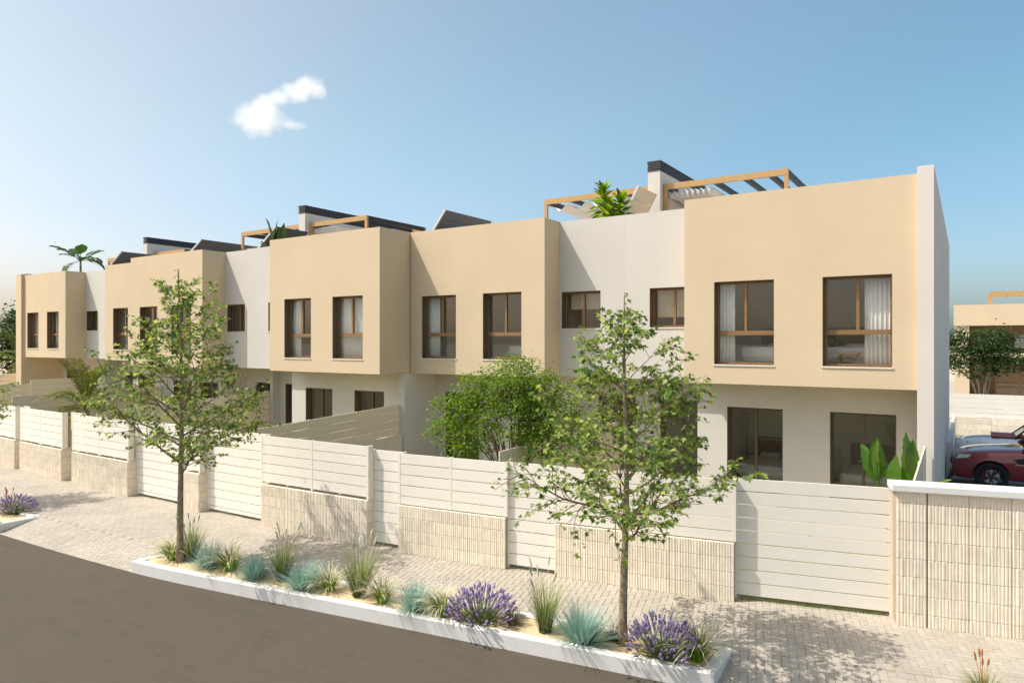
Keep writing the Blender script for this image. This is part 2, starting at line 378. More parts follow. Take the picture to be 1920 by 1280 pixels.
# garden lawn, added bounce terrace, car park
tag(MB().prism([(u, fv(u) + .06) for u in np.arange(-34, 0.01, 1)] + [(-0.3, 17.6), (-34, 17.6)], -.2, -.005).build('garden_lawn', 'lawn'), kind='structure')
tag(MB().prism([(0.3, 12.4), (30, 19), (30, 36), (-12, 36), (-12, 28.6), (-.3, 28.6), (-.3, 12.4)], -.2, -.012).build('car_park', 'carpark'), kind='structure')

tag(MB().box(-36, -.8, 14.9, 17.6, -.05, .012).build('bounce_terrace', 'tile_terrace'), kind='structure')  # unseen tile strip, added to bounce warm light onto the house walls

# ------------------------------------------------------------------ planters
def planter(u0, u1, label, ends, wd=.84):
    uu = np.concatenate([np.arange(u0, u1, .3), [u1]])
    t = thing('planter', ((u0 + u1) / 2, rv((u0 + u1) / 2) + .3, -.2), label, 'planter', 'kerbed planting beds along the road')
    outer, inner = [], []
    def taper(u):
        e = 1.0
        if ends[0] and u - u0 < 1.0: e = min(e, math.sin(max(.0, (u - u0)) / 1.0 * math.pi / 2) ** .5 if u > u0 else 0.0)
        return .28 + (wd - .28) * e if ends[0] else wd
    k = .13
    fo = [(u, rv(u) + .004) for u in uu]; bo = [(u, rv(u) + taper(u)) for u in uu]
    ui = uu.copy(); ui[0] = u0 + k * 1.3; ui[-1] = u1 - k * 1.3
    fi = [(u, rv(u) + k + .004) for u in ui]; bi = [(u, max(rv(u) + k + .03, rv(u) + taper(u) - k)) for u in ui]
    m = MB(); n = len(uu)
    def ring(p, z): b = len(m.v); m.v.extend((x, y, z) for x, y in p); return b
    O = fo + bo[::-1]; I = fi + bi[::-1]; L = len(O)
    c = .018
    cx = lambda P, Q, q: [(a[0] + (b[0] - a[0]) * q, a[1] + (b[1] - a[1]) * q) for a, b in zip(P, Q)]
    b0 = ring(O, -.32); b1 = ring(O, .012 - c); b2 = ring(cx(O, I, .13), .012); b3 = ring(cx(O, I, .9), .012); b4 = ring(I, -.005); b5 = ring(I, -.32)
    for p, q in ((b0, b1), (b1, b2), (b2, b3), (b3, b4), (b4, b5)):
        for i in range(L): m.f.append((p + i, p + (i + 1) % L, q + (i + 1) % L, q + i))
    m.build('kerb', 'kerb_white', t)
    s = MB(); nv = 8; rr = random.Random(3)
    for i, (a, b) in enumerate(zip(fi, bi)):
        for j in range(nv):
            q = j / (nv - 1); x = a[0] + (b[0] - a[0]) * q; y = a[1] + (b[1] - a[1]) * q
            s.v.append((x, y, -.035 + .035 * math.sin(q * math.pi) + rr.uniform(-.008, .008) + .012 * math.sin(x * 3.1) * math.sin(y * 4)))
    for i in range(n - 1):
        for j in range(nv - 1): s.f.append((i * nv + j, (i + 1) * nv + j, (i + 1) * nv + j + 1, i * nv + j + 1))
    tag(s.build('sand', 'sand', t, smooth=True), kind='stuff')
    return t
planter(*PLANTERS[0], 'long planting bed with white kerb and sand, two thirds along the road edge', (1, 0))
planter(*PLANTERS[1], 'planting bed with white kerb at the far left road edge holding one lavender', (0, 0))

# ------------------------------------------------------------------ boundary walls, fences, gates
def block_mesh(L, H, seed):
    """split-rib concrete block: vertical ribs on the front (-y), rough"""
    rr = random.Random(seed); n = max(3, round(L / .042)); p = L / n; prof = [(0, .007)]
    for i in range(n):
        x = i * p; d = rr.uniform(-.002, .0025)
        prof += [(x + p * .2, .006), (x + p * .36, d), (x + p * .86, d + rr.uniform(-.002, .002)), (x + p, .007)]
    v = []; k = len(prof)
    for z, e in ((0, .004), (.005, 0), (H - .005, 0), (H, .004)): v += [(x, y + e + rr.uniform(-.001, .001), z) for x, y in prof]
    f = [(r * k + i, r * k + i + 1, (r + 1) * k + i + 1, (r + 1) * k + i) for r in range(3) for i in range(k - 1)]
    b = len(v); v += [(0, .1, 0), (L, .1, 0), (L, .1, H), (0, .1, H)]
    f += [(b, 0, k, 2 * k, 3 * k, b + 3), (k - 1, b + 1, b + 2, 4 * k - 1, 3 * k - 1, 2 * k - 1), tuple(list(range(3 * k, 4 * k)) + [b + 2, b + 3])]
    me = fast_mesh('block', v, f); me.materials.append(MATS['split_block']); return me
BM = {}
def get_block(L, H):
    key = (round(L, 2), round(H, 3))
    if key not in BM: BM[key] = [block_mesh(key[0], key[1], s) for s in range(3)]
    return rnd.choice(BM[key])
def ribbed_wall(name, u0, u1, off, depth, courses, label, cat, end_r=False, group=None, bl=.85):
    um = (u0 + u1) / 2; t = thing(name, (um, fv(um), 0), label, cat, group)
    P = [(u, fv(u)) for u in np.linspace(u0, u1, max(2, int((u1 - u0) / .3) + 1))]
    nr = lambda u: (math.sin(fang(u)), -math.cos(fang(u)))
    fr = [(u + nr(u)[0] * (off - .03), v + nr(u)[1] * (off - .03)) for u, v in P]; bk = [(u + nr(u)[0] * (off - depth), v + nr(u)[1] * (off - depth)) for u, v in P]
    H = sum(courses); MB().prism(fr + bk[::-1], -.1, H - .012).build('core', 'block_core', t)
    L = u1 - u0; z = 0
    for ci, h in enumerate(courses):
        nb = max(1, round(L / bl)); w = L / nb
        for i in range(nb):
            ua = u0 + i * w; ub = ua + w; A = Vector((ua, fv(ua))) + Vector(nr(ua)) * off; B = Vector((ub, fv(ub))) + Vector(nr(ub)) * off
            ln = (B - A).length; me = get_block(ln - .004, h - .004); o = link('block', me, None, t, (A.x + .003, A.y, z)); o.rotation_euler.z = math.atan2(B.y - A.y, B.x - A.x)
        if end_r:
            n_ = nr(u1); A = Vector((u1, fv(u1))) + Vector(n_) * (off - .006); me = get_block(depth - .03, h - .005)
            o = link('block', me, None, t, (A.x + .022, A.y, z)); o.rotation_euler.z = fang(u1) + R(90)
        z += h
    return t
LOWC = [.225] * 4
SEG = [('g', -3.06, -.955), ('w', -5.94, -3.06), ('g', -6.84, -5.94), ('w', -9.08, -6.84), ('g', -9.83, -9.08), ('w', -12.89, -9.83), ('g', -15.1, -12.89),
       ('w', -15.72, -15.1), ('g', -18.15, -15.72), ('w', -21.11, -18.15), ('g', -21.76, -21.11), ('w', -24.63, -21.76), ('g', -25.06, -24.63), ('w', -30.5, -25.06)]
WL = ['low ribbed block wall beside the wide gate, behind the near maple trunk', 'low ribbed block wall with the garden bush above it', 'low ribbed block wall with tree shadow on its right end',
      'narrow ribbed block pier right behind the far maple trunk', 'low ribbed block wall left of the far maple trunk, shaded at its left end', 'curved low ribbed block wall second from the left edge', 'low ribbed block wall cut by the left edge of the photo']
GL = ['wide cream slatted gate next to the tall capped wall', 'narrow cream slatted gate left of the near maple', 'narrow cream slatted gate between two low walls, below the house party wall',
      'cream slatted gate right of the far maple trunk', 'cream slatted gate just left of the far maple trunk', 'narrow cream slatted gate beside the curved low wall, crossed by tree shadow', 'very narrow cream slatted gate nearest the left edge']
FL = ['cream slat fence on the low wall beside the wide gate, behind the near maple', 'cream slat fence under the garden bush', 'cream slat fence in front of the shaded garden screen, stepped at right',
      'short cream slat fence on the narrow pier behind the far maple', 'cream slat fence on the low wall left of the far maple trunk', 'cream slat fence on the curved low wall', 'cream slat fence at the left edge of the photo']
def slats(t, u0, u1, z0, z1, pitch, m='slat_cream', off=0):
    a = Vector((u0, fv(u0))) + off * Vector((math.sin(fang(u0)), -math.cos(fang(u0)))); b = Vector((u1, fv(u1))) + off * Vector((math.sin(fang(u1)), -math.cos(fang(u1)))); d = (b - a).normalized(); nrm = Vector((d.y, -d.x))
    z = z1
    while z > z0 + .05:
        lo = max(z0, z - pitch + .014); p = []
        for zz in (lo, z):
            for q, o in ((a + d * .012, .012), (b - d * .012, .012), (b - d * .012, -.012), (a + d * .012, -.012)): p.append((q.x + nrm.x * o, q.y + nrm.y * o, zz))
        MB().hexa(p).build('slat', m, t, bevel=.0025); z -= pitch
    return a, b, d, nrm
def post(t, p, nrm, d, z0, z1, w=.05, back=.05, m='post_cream', name='post', proud=.016):
    q = []
    for zz in (z0, z1):
        for s, o in ((-w / 2, proud), (w / 2, proud), (w / 2, -back), (-w / 2, -back)): q.append((p.x + d.x * s + nrm.x * o, p.y + d.y * s + nrm.y * o, zz))
    MB().hexa(q).build(name, m, t)
wi = gi = 0
for k, u0, u1 in SEG:
    top = 1.87 if u1 > -9.5 else 1.95
    um = (u0 + u1) / 2
    if k == 'w':
        ribbed_wall('low_wall', u0, u1, .30, .30, LOWC, WL[wi], 'wall', end_r=u1 < -9.2, group='low ribbed walls along the pavement')
        t = thing('slat_fence', (um, fv(um), .9), FL[wi], 'fence', 'slatted fences on the low walls'); wi += 1
        n = max(1, round((u1 - u0) / 1.45)); z0 = .918
    else:
        t = thing('slatted_gate', (um, fv(um), 0), GL[gi], 'gate', 'slatted garden gates'); goff = (.12, .19, .1, .06, .04, 0, 0)[gi]; gi += 1; n = max(1, round((u1 - u0) / 3.2)); z0 = .06
    w = (u1 - u0) / n
    for i in range(n):
        a, b, d, nrm = slats(t, u0 + i * w, u0 + (i + 1) * w, z0, top, .2015, off=.25 if k == 'w' else goff)
        post(t, a, nrm, d, z0 if k == 'w' else 0, top + .003, back=.13 if k == 'w' and i == 0 else .05, name='post' if k == 'w' else 'gate_post') if k == 'w' or i == 0 else None
        if w > .8:
            mm = (a + b) / 2; post(t, mm, nrm, d, z0, top - .02, .035, .045, proud=-.0125, name='brace')
    post(t, b, nrm, d, z0 if k == 'w' else 0, top + .003, back=.13 if k == 'w' else .05, name='post' if k == 'w' else 'gate_post')
# tall ribbed wall at right with white coping
C8 = [.18] + [.257] * 6 + [.17]
TR = thing('tall_wall', (2.5, fv(2.5), 0), 'tall ribbed cream block wall with white coping at the right edge', 'wall')
def tall_part(u0, u1, bl):
    w = ribbed_wall('tmp', u0, u1, .42, .30, C8, '', '', bl=bl)
    for c in list(w.children):
        c.parent = TR; c.location = WORG[c] - WORG[TR]
    bpy.data.objects.remove(w)
tall_part(-.94, -.58, .36); tall_part(-.562, 6.2, .47)
MB().prism([(u + math.sin(fang(u)) * o, fv(u) - math.cos(fang(u)) * o) for u, o in ((-1.0, .47), (2, .47), (6.2, .47), (6.2, .06), (2, .06), (-1.0, .06))], 1.89, 1.985).build('coping', 'coping_white', TR, bevel=.008)

# shaded garden partition screens running from the street fence to the houses
def partition(u, v0, v1, za, zb, label, lowwall=None):
    t = thing('garden_screen', (u, (v0 + v1) / 2, 0), label, 'screen', 'slatted screens between the gardens')
    n = max(1, round((v1 - v0) / 1.7)); w = (v1 - v0) / n; pit = .215
    for i in range(n):
        a, b = v0 + i * w, v0 + (i + 1) * w; z1a = za + (zb - za) * i / n; z1b = za + (zb - za) * (i + 1) / n
        for s in range(9):
            ta, tb = z1a - s * pit, z1b - s * pit
            if ta < .25: break
            MB().hexa([(u - .012, a + .02, ta - pit + .013), (u + .012, a + .02, ta - pit + .013), (u + .012, b - .02, tb - pit + .013), (u - .012, b - .02, tb - pit + .013),
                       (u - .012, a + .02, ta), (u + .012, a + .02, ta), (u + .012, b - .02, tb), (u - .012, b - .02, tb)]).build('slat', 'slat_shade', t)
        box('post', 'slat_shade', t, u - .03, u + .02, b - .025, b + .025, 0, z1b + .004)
    if lowwall: box('low_wall', 'split_block', t, u - .1, u + .13, lowwall[0], lowwall[1], -.1, lowwall[2])
    return t
partition(-13.78, 10.15, 15.05, 1.97, 2.17, 'slatted screen in shade left of the party wall, in front of two glass doors', (12.6, 15.08, 1.28))
partition(-20.8, 10.1, 16.15, 1.97, 2.25, 'slatted screen in shade right of the far maple crown')
partition(-26.45, 10.2, 15.2, 2.18, 2.26, 'slatted screen in shade behind the palm')
partition(-31.6, 10.8, 12.8, 2.28, 2.29, 'lower slatted screen in shade at the far left')
partition(-31.6, 12.83, 15.2, 2.45, 2.46, 'higher slatted screen in shade below the leftmost cream bay')
partition(-7.3, 10.7, 16.0, 1.95, 2.0, 'slatted screen behind the garden bush')
partition(-.66, 11.75, 14.95, 1.95, 2.06, 'slatted screen seen nearly edge on beside the white end pillar')
partition(-36.3, 12.0, 14.2, 2.5, 2.55, 'short slatted screen left of the far end pillar')

# ------------------------------------------------------------------ houses
def wall_holes(mb, u0, u1, z0, z1, v, th, holes):
    """slab facing -y with rectangular openings and reveals"""
    us = sorted({u0, u1, *[h[0] for h in holes], *[h[1] for h in holes]}); zs = sorted({z0, z1, *[h[2] for h in holes], *[h[3] for h in holes]})
    inh = lambda x, z: any(h[0] < x < h[1] and h[2] < z < h[3] for h in holes)
    solid = {(i, j): not inh((us[i] + us[i + 1]) / 2, (zs[j] + zs[j + 1]) / 2) for i in range(len(us) - 1) for j in range(len(zs) - 1)}
    def q(*p): b = len(mb.v); mb.v.extend(p); mb.f.append((b, b + 1, b + 2, b + 3))
    V2 = v + th
    for (i, j), s in solid.items():
        if not s: continue
        a, b, c, d = us[i], us[i + 1], zs[j], zs[j + 1]
        q((a, v, c), (b, v, c), (b, v, d), (a, v, d)); q((b, V2, c), (a, V2, c), (a, V2, d), (b, V2, d))
        if not solid.get((i - 1, j)): q((a, V2, c), (a, v, c), (a, v, d), (a, V2, d))
        if not solid.get((i + 1, j)): q((b, v, c), (b, V2, c), (b, V2, d), (b, v, d))
        if not solid.get((i, j - 1)): q((a, V2, c), (b, V2, c), (b, v, c), (a, v, c))
        if not solid.get((i, j + 1)): q((a, v, d), (b, v, d), (b, V2, d), (a, V2, d))
    return mb
def window(house, v, u0, u1, z0, z1, kind, name='window', rec=.2):
    """kind: bay = two panes over a fixed pane, small = two panes, door = two tall leaves"""
    l = MB(); y0, y1, e = v + .014, v + rec, .014
    l.box(u0 + .001, u0 + e, y0, y1, z0 + .001, z1 - .001); l.box(u1 - e, u1 - .001, y0, y1, z0 + .001, z1 - .001)
    l.box(u0 + e, u1 - e, y0, y1, z1 - e, z1 - .001); l.box(u0 + e, u1 - e, y0, y1, z0 + .001, z0 + e)
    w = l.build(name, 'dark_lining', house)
    F = 'shaded_bronze' if kind == 'door' else 'bronze'; b = .052; f0, f1 = y1, y1 + .065
    fr = MB(); fr.box(u0 + .002, u0 + b, f0, f1, z0 + .002, z1 - .002); fr.box(u1 - b, u1 - .002, f0, f1, z0 + .002, z1 - .002)
    fr.box(u0 + b, u1 - b, f0, f1, z1 - b, z1 - .002); fr.box(u0 + b, u1 - b, f0, f1, z0 + .002, z0 + b)
    fr.build('frame', F, w)
    um = (u0 + u1) / 2; zt = z0 + (z1 - z0) * .385 if kind == 'bay' else z0 + b
    if kind == 'bay': box('transom', F, w, u0 + b, u1 - b, f0 - .012, f1 - .002, zt - .055, zt + .04); zl = zt + .04
    else: zl = zt
    box('mullion', F, w, um - .03, um + .03, f0 - .006, f1 - .004, zl, z1 - b)
    box('pane', 'window_glass', w, u0 + b, um - .03, f0 + .028, f0 + .034, zl, z1 - b)
    box('pane', 'window_glass', w, um + .03, u1 - b, f0 + .028, f0 + .034, zl, z1 - b)
    if kind == 'bay': box('pane', 'window_glass', w, u0 + b, u1 - b, f0 + .028, f0 + .034, z0 + b, zt - .055)
    if kind == 'door': box('handle', 'black_trim', w, um - .16, um - .035, f0 - .03, f0 - .012, z0 + 1.0, z0 + 1.03)
    if kind != 'door': box('sill', 'sill_white', w, u0 - .02, u1 + .02, v - .02, v - .002, z0 - .03, z0 - .004)
    return w
HOUSES = [
 # label, u0, u1, bay(u0,u1,v), recess(u0,u1,v), ground(u0,u1,v), ground recess(u0,u1,v), soffit, top, zmin bay sill, bay windows, small windows, ground doors, recess doors
 dict(label='terraced house at the right end with two large bay windows and white end pillar', u=(-7.2, -.79), bay=(-5.32, -.792, 15.2), rec=(-7.2, -5.32, 16.15), gr=(-5.45, -.79, 16.5), gre=(-7.2, -5.45, 17.45),
      sof=3.08, top=7.17, bw=[(-4.65, -3.39), (-2.45, -1.21)], sz=(3.5, 5.3), sw=[(-6.53, -5.40)], gd=[(-4.74, -3.49), (-2.51, -1.24)], gz=(.36, 2.47), rd=[(-6.75, -5.62)]),
 dict(label='terraced house behind the garden bush with its bay set back', u=(-13.6, -7.2), bay=(-13.57, -9.05, 15.35), rec=(-9.05, -7.2, 16.15), gr=(-13.58, -8.85, 16.5), gre=(-8.85, -7.2, 17.45),
      sof=3.08, top=7.17, bw=[(-13.15, -11.91), (-10.99, -9.75)], sz=(3.52, 5.3), sw=[(-9.0, -7.86)], gd=[(-13.2, -11.95), (-10.6, -9.4)], gz=(.36, 2.49), rd=[(-8.55, -7.45)]),
 dict(label='terraced house in the middle whose cream bay projects furthest, curtains in both windows', u=(-20.7, -13.6), bay=(-18.3, -13.6, 14.1), rec=(-20.7, -18.3, 15.0), gr=(-18.72, -13.8, 15.3), gre=(-20.7, -18.72, 16.3),
      sof=3.09, top=7.17, bw=[(-17.61, -16.40), (-15.48, -14.25)], sz=(3.5, 5.3), sw=[(-19.55, -18.42)], gd=[(-18.05, -16.8), (-15.83, -14.58)], gz=(.36, 2.5), rd=[(-20.3, -19.2)]),
 dict(label='terraced house behind the far maple with two bay windows', u=(-26.42, -20.7), bay=(-26.42, -21.87, 14.1), rec=(-21.87, -20.7, 15.0), gr=(-26.42, -22.45, 15.3), gre=(-22.45, -20.7, 16.3),
      sof=3.09, top=7.14, bw=[(-25.8, -24.62), (-23.74, -22.53)], sz=(3.53, 5.28), sw=[(-21.80, -20.80)], gd=[(-25.6, -24.4), (-23.85, -22.75)], gz=(.36, 2.5), rd=[(-21.95, -20.95)]),
 dict(label='terraced house left of the far maple with one bay window and stepped parapet', u=(-31.5, -26.42), bay=(-28.3, -26.42, 14.1), rec=(-31.5, -28.3, 14.9), gr=(-28.5, -26.42, 15.3), gre=(-31.5, -28.5, 16.3),
      sof=3.28, top=6.97, bw=[(-27.70, -26.62)], sz=(3.69, 5.28), sw=[(-31.45, -30.51)], gd=[(-28.1, -26.9)], gz=(.5, 2.68), rd=[(-31.0, -29.4)]),
 dict(label='terraced house at the far left end with two narrow windows in its bay', u=(-35.8, -31.5), bay=(-35.3, -31.5, 14.1), rec=None, gr=(-35.3, -31.5, 15.7), gre=None,
      sof=3.31, top=6.95, bw=[(-35.0, -33.93), (-33.14, -32.09)], sz=(3.7, 5.27), sw=[], gd=[(-34.95, -32.2)], gz=(.5, 2.72), rd=[]),
]
BACK = 28.2
for H in HOUSES:
    u0, u1 = H['u']; h = thing('terraced_house', ((u0 + u1) / 2, 20, 0), H['label'], 'house', 'houses of the terrace')
    a, b, v = H['bay']; z0, z1 = H['sof'], H['top']; sz = H['sz']; T = .3; vr = H['rec'][2] if H['rec'] else v + 1
    m = MB(); wall_holes(m, a, b, z0, z1, v, T, [(x, y, *sz) for x, y in H['bw']])
    m.box(a, a + T, v + T, v + 5.0, z0, z1 - .003 if H['rec'] else z1 - .003); m.box(b - T, b, v + T, v + 5.0, z0, z1 - .003)
    m.build('bay_wall', 'cream_stucco', h)
    for x, y in H['bw']: window(h, v, x, y, *sz, 'bay')
    box('soffit', 'cream_stucco', h, a + T, b - T, v + T, v + 5.0, z0 + .006, z0 + .2)
    box('room_wall', 'interior_wall', h, a + T, b - T, v + 3.1, v + 3.3, z0 + .2, 5.75)
    # inner lining of the room so that the light inside is neutral
    box('room_lining', 'interior_wall', h, a + T + .001, a + T + .02, v + T + .002, v + 3.1, z0 + .2, 5.75); box('room_lining', 'interior_wall', h, b - T - .02, b - T - .001, v + T + .002, v + 3.1, z0 + .2, 5.75)
    box('roof_terrace', 'roof_slab', h, a + T + .001, b - T - .001, v + T + .001, BACK - .3, 5.75, 6.05)
    if H['rec']:
        ra, rb, rvv = H['rec']; m = MB(); wall_holes(m, ra + .001, rb - .001, z0 + .001, z1 - .002, rvv, .28, [(x, y, 4.34 if z0 < 3.2 else 4.46, sz[1] + .005) for x, y in H['sw']])
        m.build('recess_wall', 'white_stucco', h)
        for x, y in H['sw']: window(h, rvv, x, y, 4.34 if z0 < 3.2 else 4.46, sz[1] + .005, 'small')
        box('soffit', 'white_stucco', h, ra + .002, rb - .002, rvv + .28, rvv + 5, z0 + .006, z0 + .2)
        box('room_wall', 'interior_wall', h, ra + .002, rb - .002, rvv + 2.2, rvv + 2.4, z0 + .2, 5.75)
        box('roof_terrace', 'roof_slab', h, ra + .002, rb - .002, rvv + .281, BACK - .3, 5.75, 6.05)
    # ground floor
    g0, g1, gv = H['gr']; gz = H['gz']; m = MB(); wall_holes(m, g0, g1, -.1, z0 + .004, gv, .28, [(x, y, *gz) for x, y in H['gd']])
    m.box(g0, g0 + .28, gv + .28, gv + 4.5, -.1, z0 + .004); m.box(g1 - .28, g1, gv + .28, gv + 4.5, -.1, z0 + .004)
    m.build('ground_wall', 'white_stucco', h)
    for x, y in H['gd']: window(h, gv, x, y, *gz, 'door', 'glass_door', rec=.16)
    box('room_wall', 'interior_wall', h, g0 + .28, g1 - .28, gv + 3.6, gv + 3.8, gz[0], z0)
    box('ground_floor', 'interior_floor', h, g0 + .28, g1 - .28, gv + .28, gv + 3.6, 0, gz[0] - .01)
    box('upper_floor', 'interior_floor', h, a + T + .002, b - T - .002, v + T + .002, v + 3.1, z0 + .201, z0 + .215)
    if H['gre']:
        ga, gb, gvv = H['gre']; m = MB(); wall_holes(m, ga + .001, gb - .001, -.1, z0 + .004, gvv, .25, [(x, y, *gz) for x, y in H['rd']]); m.build('porch_wall', 'white_stucco', h)
        for x, y in H['rd']: window(h, gvv, x, y, *gz, 'door', 'glass_door', rec=.14)
        box('room_wall', 'interior_wall', h, ga + .002, gb - .002, gvv + 3.0, gvv + 3.2, 0, z0)
    box('back_wall', 'white_stucco', h, u0 + .003, u1 - .003, BACK - .3, BACK, -.1, z1 - .05)
    H['obj'] = h
HF, HE, HD, HC, HB, HA = [H['obj'] for H in HOUSES]
# party walls, end pillars
box('end_wall', 'pillar_white', HF, -.79, -.52, 15.08, BACK + .02, -.1, 7.28)
box('end_plinth', 'pillar_white', HF, -.519, -.42, 24.8, 34.5, -.1, .98)
box('party_wall', 'pillar_white', HD, -13.8, -13.585, 15.1, 20, -.1, 3.083)
box('party_wall', 'white_stucco', HD, -20.75, -20.6, 16.0, 20, -.1, 3.083)
box('end_wall', 'cream_stucco', HA, -35.82, -35.3, 13.98, BACK, -.1, 7.0)
box('coping', 'slate_cap', HA, -35.84, -35.32, 14.2, BACK, 7.002, 7.03)
box('parapet_cap', 'sill_white', HB, -28.29, -28.0, 14.5, 20, 6.97, 7.05)

# chimneys
def chimney(x0, x1, v0, v1, z1, label):
    t = thing('chimney', ((x0 + x1) / 2, v0, 6.05), label, 'chimney', 'long chimney walls on the roof terraces')
    box('shaft', 'white_stucco', t, x0, x1, v0, v1, 6.05, z1 - .28)
    box('vent_core', 'dark_beam', t, x0 + .05, x1 - .05, v0 + .05, v1 - .05, z1 - .28, z1 - .02)
    for k in range(4): box('louvre', 'slate_cap', t, x0 - .012, x1 + .012, v0 - .012, v1 + .012, z1 - .275 + k * .062, z1 - .235 + k * .062)
    box('cap', 'slate_cap', t, x0 - .02, x1 + .02, v0 - .02, v1 + .02, z1 - .03, z1 + .01)
chimney(-7.53, -7.17, 18.5, 22.6, 9.04, 'tall thin cream chimney wall with dark louvred top above the right pergola')
chimney(-20.9, -20.56, 17.4, 22.0, 9.04, 'cream chimney wall with dark louvred top beside the middle pergola')
chimney(-32.6, -32.3, 18.0, 23.0, 8.9, 'cream chimney wall with dark louvred top furthest to the left')

# pergolas
def pergola(x0, x1, v0, v1, z1, label, beams, awning=None, full=None):
    t = thing('pergola', ((x0 + x1) / 2, (v0 + v1) / 2, 6.05), label, 'pergola', 'roof terrace pergolas')
    box('front_beam', 'gold_beam', t, x0, x1, v0, v0 + .08, z1 - .16, z1)
    box('back_beam', 'gold_beam', t, x0, x1, v1 - .08, v1, z1 - .16, z1)
    for x in (x0, x1 - .1):
        box('side_beam', 'dark_beam', t, x + .005, x + .095, v0 + .08, v1 - .08, z1 - .155, z1 - .003)
        for y in (v0 + .005, v1 - .09): box('post', 'gold_beam', t, x, x + .1, y, y + .085, 6.05, z1 - .16)
    for x in beams: box('rafter', 'dark_beam', t, x - .05, x + .05, v0 + .08, v1 - .08, z1 - .14, z1 - .01)
    def cloth(xa, xb, n, dip):
        s = MB(); k = n * 6 + 1; rows = 6
        for j in range(rows):
            y = v0 + .12 + (v1 - v0 - .24) * j / (rows - 1)
            for i in range(k):
                x = xa + (xb - xa) * i / (k - 1); s.v.append((x, y, z1 - .19 - dip * (.5 - .5 * math.cos(2 * math.pi * i / 6)) * (1 + .15 * math.sin(j * 2 + i))))
        for j in range(rows - 1):
            for i in range(k - 1): s.f.append((j * k + i, j * k + i + 1, (j + 1) * k + i + 1, (j + 1) * k + i))
        o = s.build('awning', 'fabric_white', t, smooth=True); sm = o.modifiers.new('solid', 'SOLIDIFY'); sm.thickness = .006
    if awning: cloth(*awning)
    return t
pergola(-11.05, -7.55, 18.72, 21.9, 8.42, 'gold framed pergola with pale sagging awning left of the right chimney', [-10.2, -9.3, -8.4], (-10.9, -7.65, 5, .2))
pergola(-7.15, -3.83, 18.72, 21.9, 8.42, 'gold framed pergola with bunched white awning right of the right chimney', [-5.75, -4.95, -4.3], (-7.05, -5.85, 8, .2))
pergola(-24.65, -20.92, 17.6, 20.8, 8.42, 'gold framed pergola left of the middle chimney', [-23.7, -22.8, -21.9])
pergola(-20.54, -17.6, 17.6, 20.8, 8.42, 'gold framed pergola right of the middle chimney with bunched white awning', [-19.0, -18.3], (-20.45, -19.3, 9, .2))
pergola(-36.5, -32.62, 18.3, 21.0, 8.2, 'gold framed pergola furthest to the left, mostly hidden by a solar panel', [-35, -34])
pergola(-32.28, -29.8, 18.3, 21.0, 8.2, 'low gold framed pergola right of the left chimney', [-31.4, -30.6])

# solar panels tilted towards the sun; their backs face the camera
def solar(xt, zt, slope, v0, v1, label, m='solar_back', drop=1.25):
    t = thing('solar_panel', (xt, v0, 6.05), label, 'solar panel', 'tilted solar panels on the roofs')
    c, s = math.cos(slope), math.sin(slope); L = min(drop / s, 2.4); n = 4
    at = lambda d, y, e: (xt - c * d - s * e, y, zt - s * d + c * e)
    nv = max(1, round((v1 - v0) / 1.1)); w = (v1 - v0) / nv
    for k in range(n):
        d0, d1 = L * k / n, L * (k + 1) / n - .015
        MB().hexa([at(d0, v0, -.02), at(d1, v0, -.02), at(d1, v1, -.02), at(d0, v1, -.02), at(d0, v0, .02), at(d1, v0, .02), at(d1, v1, .02), at(d0, v1, .02)]).build('panel', m, t)
    for y in (v0 - .035, v1): MB().hexa([at(-.01, y, -.03), at(L, y, -.03), at(L, y + .035, -.03), at(-.01, y + .035, -.03), at(-.01, y, .03), at(L, y, .03), at(L, y + .035, .03), at(-.01, y + .035, .03)]).build('frame_rail', 'aluminium', t)
    for y in (v0 + .3, v1 - .3):
        p = at(L * .8, y, -.04); MB().beam((p[0], y, 6.05), (p[0], y, p[2]), .03, .03).build('strut', 'solar_back', t)
    return t
solar(-13.2, 7.97, R(51), 16.5, 18.9, 'tilted solar panel seen from behind above the middle of the roofline')
solar(-7.22, 8.08, R(62), 17.1, 18.3, 'tilted solar panel beside the right chimney, back coloured pale for bounced light', 'slat_shade')  # cream instead of the dark back: bounced light put into the colour
solar(-20.3, 8.02, R(36), 15.9, 17.3, 'tilted solar panel beside the roof plant left of the middle chimney')
solar(-24.7, 7.92, R(31), 15.9, 18.4, 'tilted solar panel left of the middle pergola')
solar(-30.5, 7.86, R(30), 15.9, 17.3, 'tilted solar panel furthest to the left')

# ------------------------------------------------------------------ rooms: curtains, beds
def curtain(x0, x1, v, z0, z1, label):
    s = MB(); n = max(4, round((x1 - x0) / .075)); k = n * 6 + 1
    for z, e in ((z0, 1.15), ((z0 + z1) / 2, 1.0), (z1, .85)):
        for i in range(k): s.v.append((x0 + (x1 - x0) * i / (k - 1), v + .02 * e * math.sin(i / 6 * 2 * math.pi + .6 * math.sin(i * .13)), z))
    for j in range(2):
        for i in range(k - 1): s.f.append((j * k + i, j * k + i + 1, (j + 1) * k + i + 1, (j + 1) * k + i))
    o = s.build('curtain', 'fabric_white', smooth=True); o.modifiers.new('solid', 'SOLIDIFY').thickness = .004
    tag(o, label, 'curtain', 'white curtains behind the windows')
curtain(-4.66, -4.28, 15.53, 3.32, 5.5, 'white curtain at the left of the right house left bay window')
curtain(-1.72, -1.18, 15.53, 3.32, 5.5, 'white curtain at the right of the rightmost bay window')
curtain(-13.2, -12.72, 15.68, 3.32, 5.5, 'white curtain at the left of the window in the set back bay')
curtain(-17.65, -17.2, 14.43, 3.32, 5.5, 'white curtain beside a dark room in the projecting middle bay')
curtain(-15.5, -14.2, 14.43, 3.32, 5.5, 'white curtains filling the right window of the projecting middle bay')
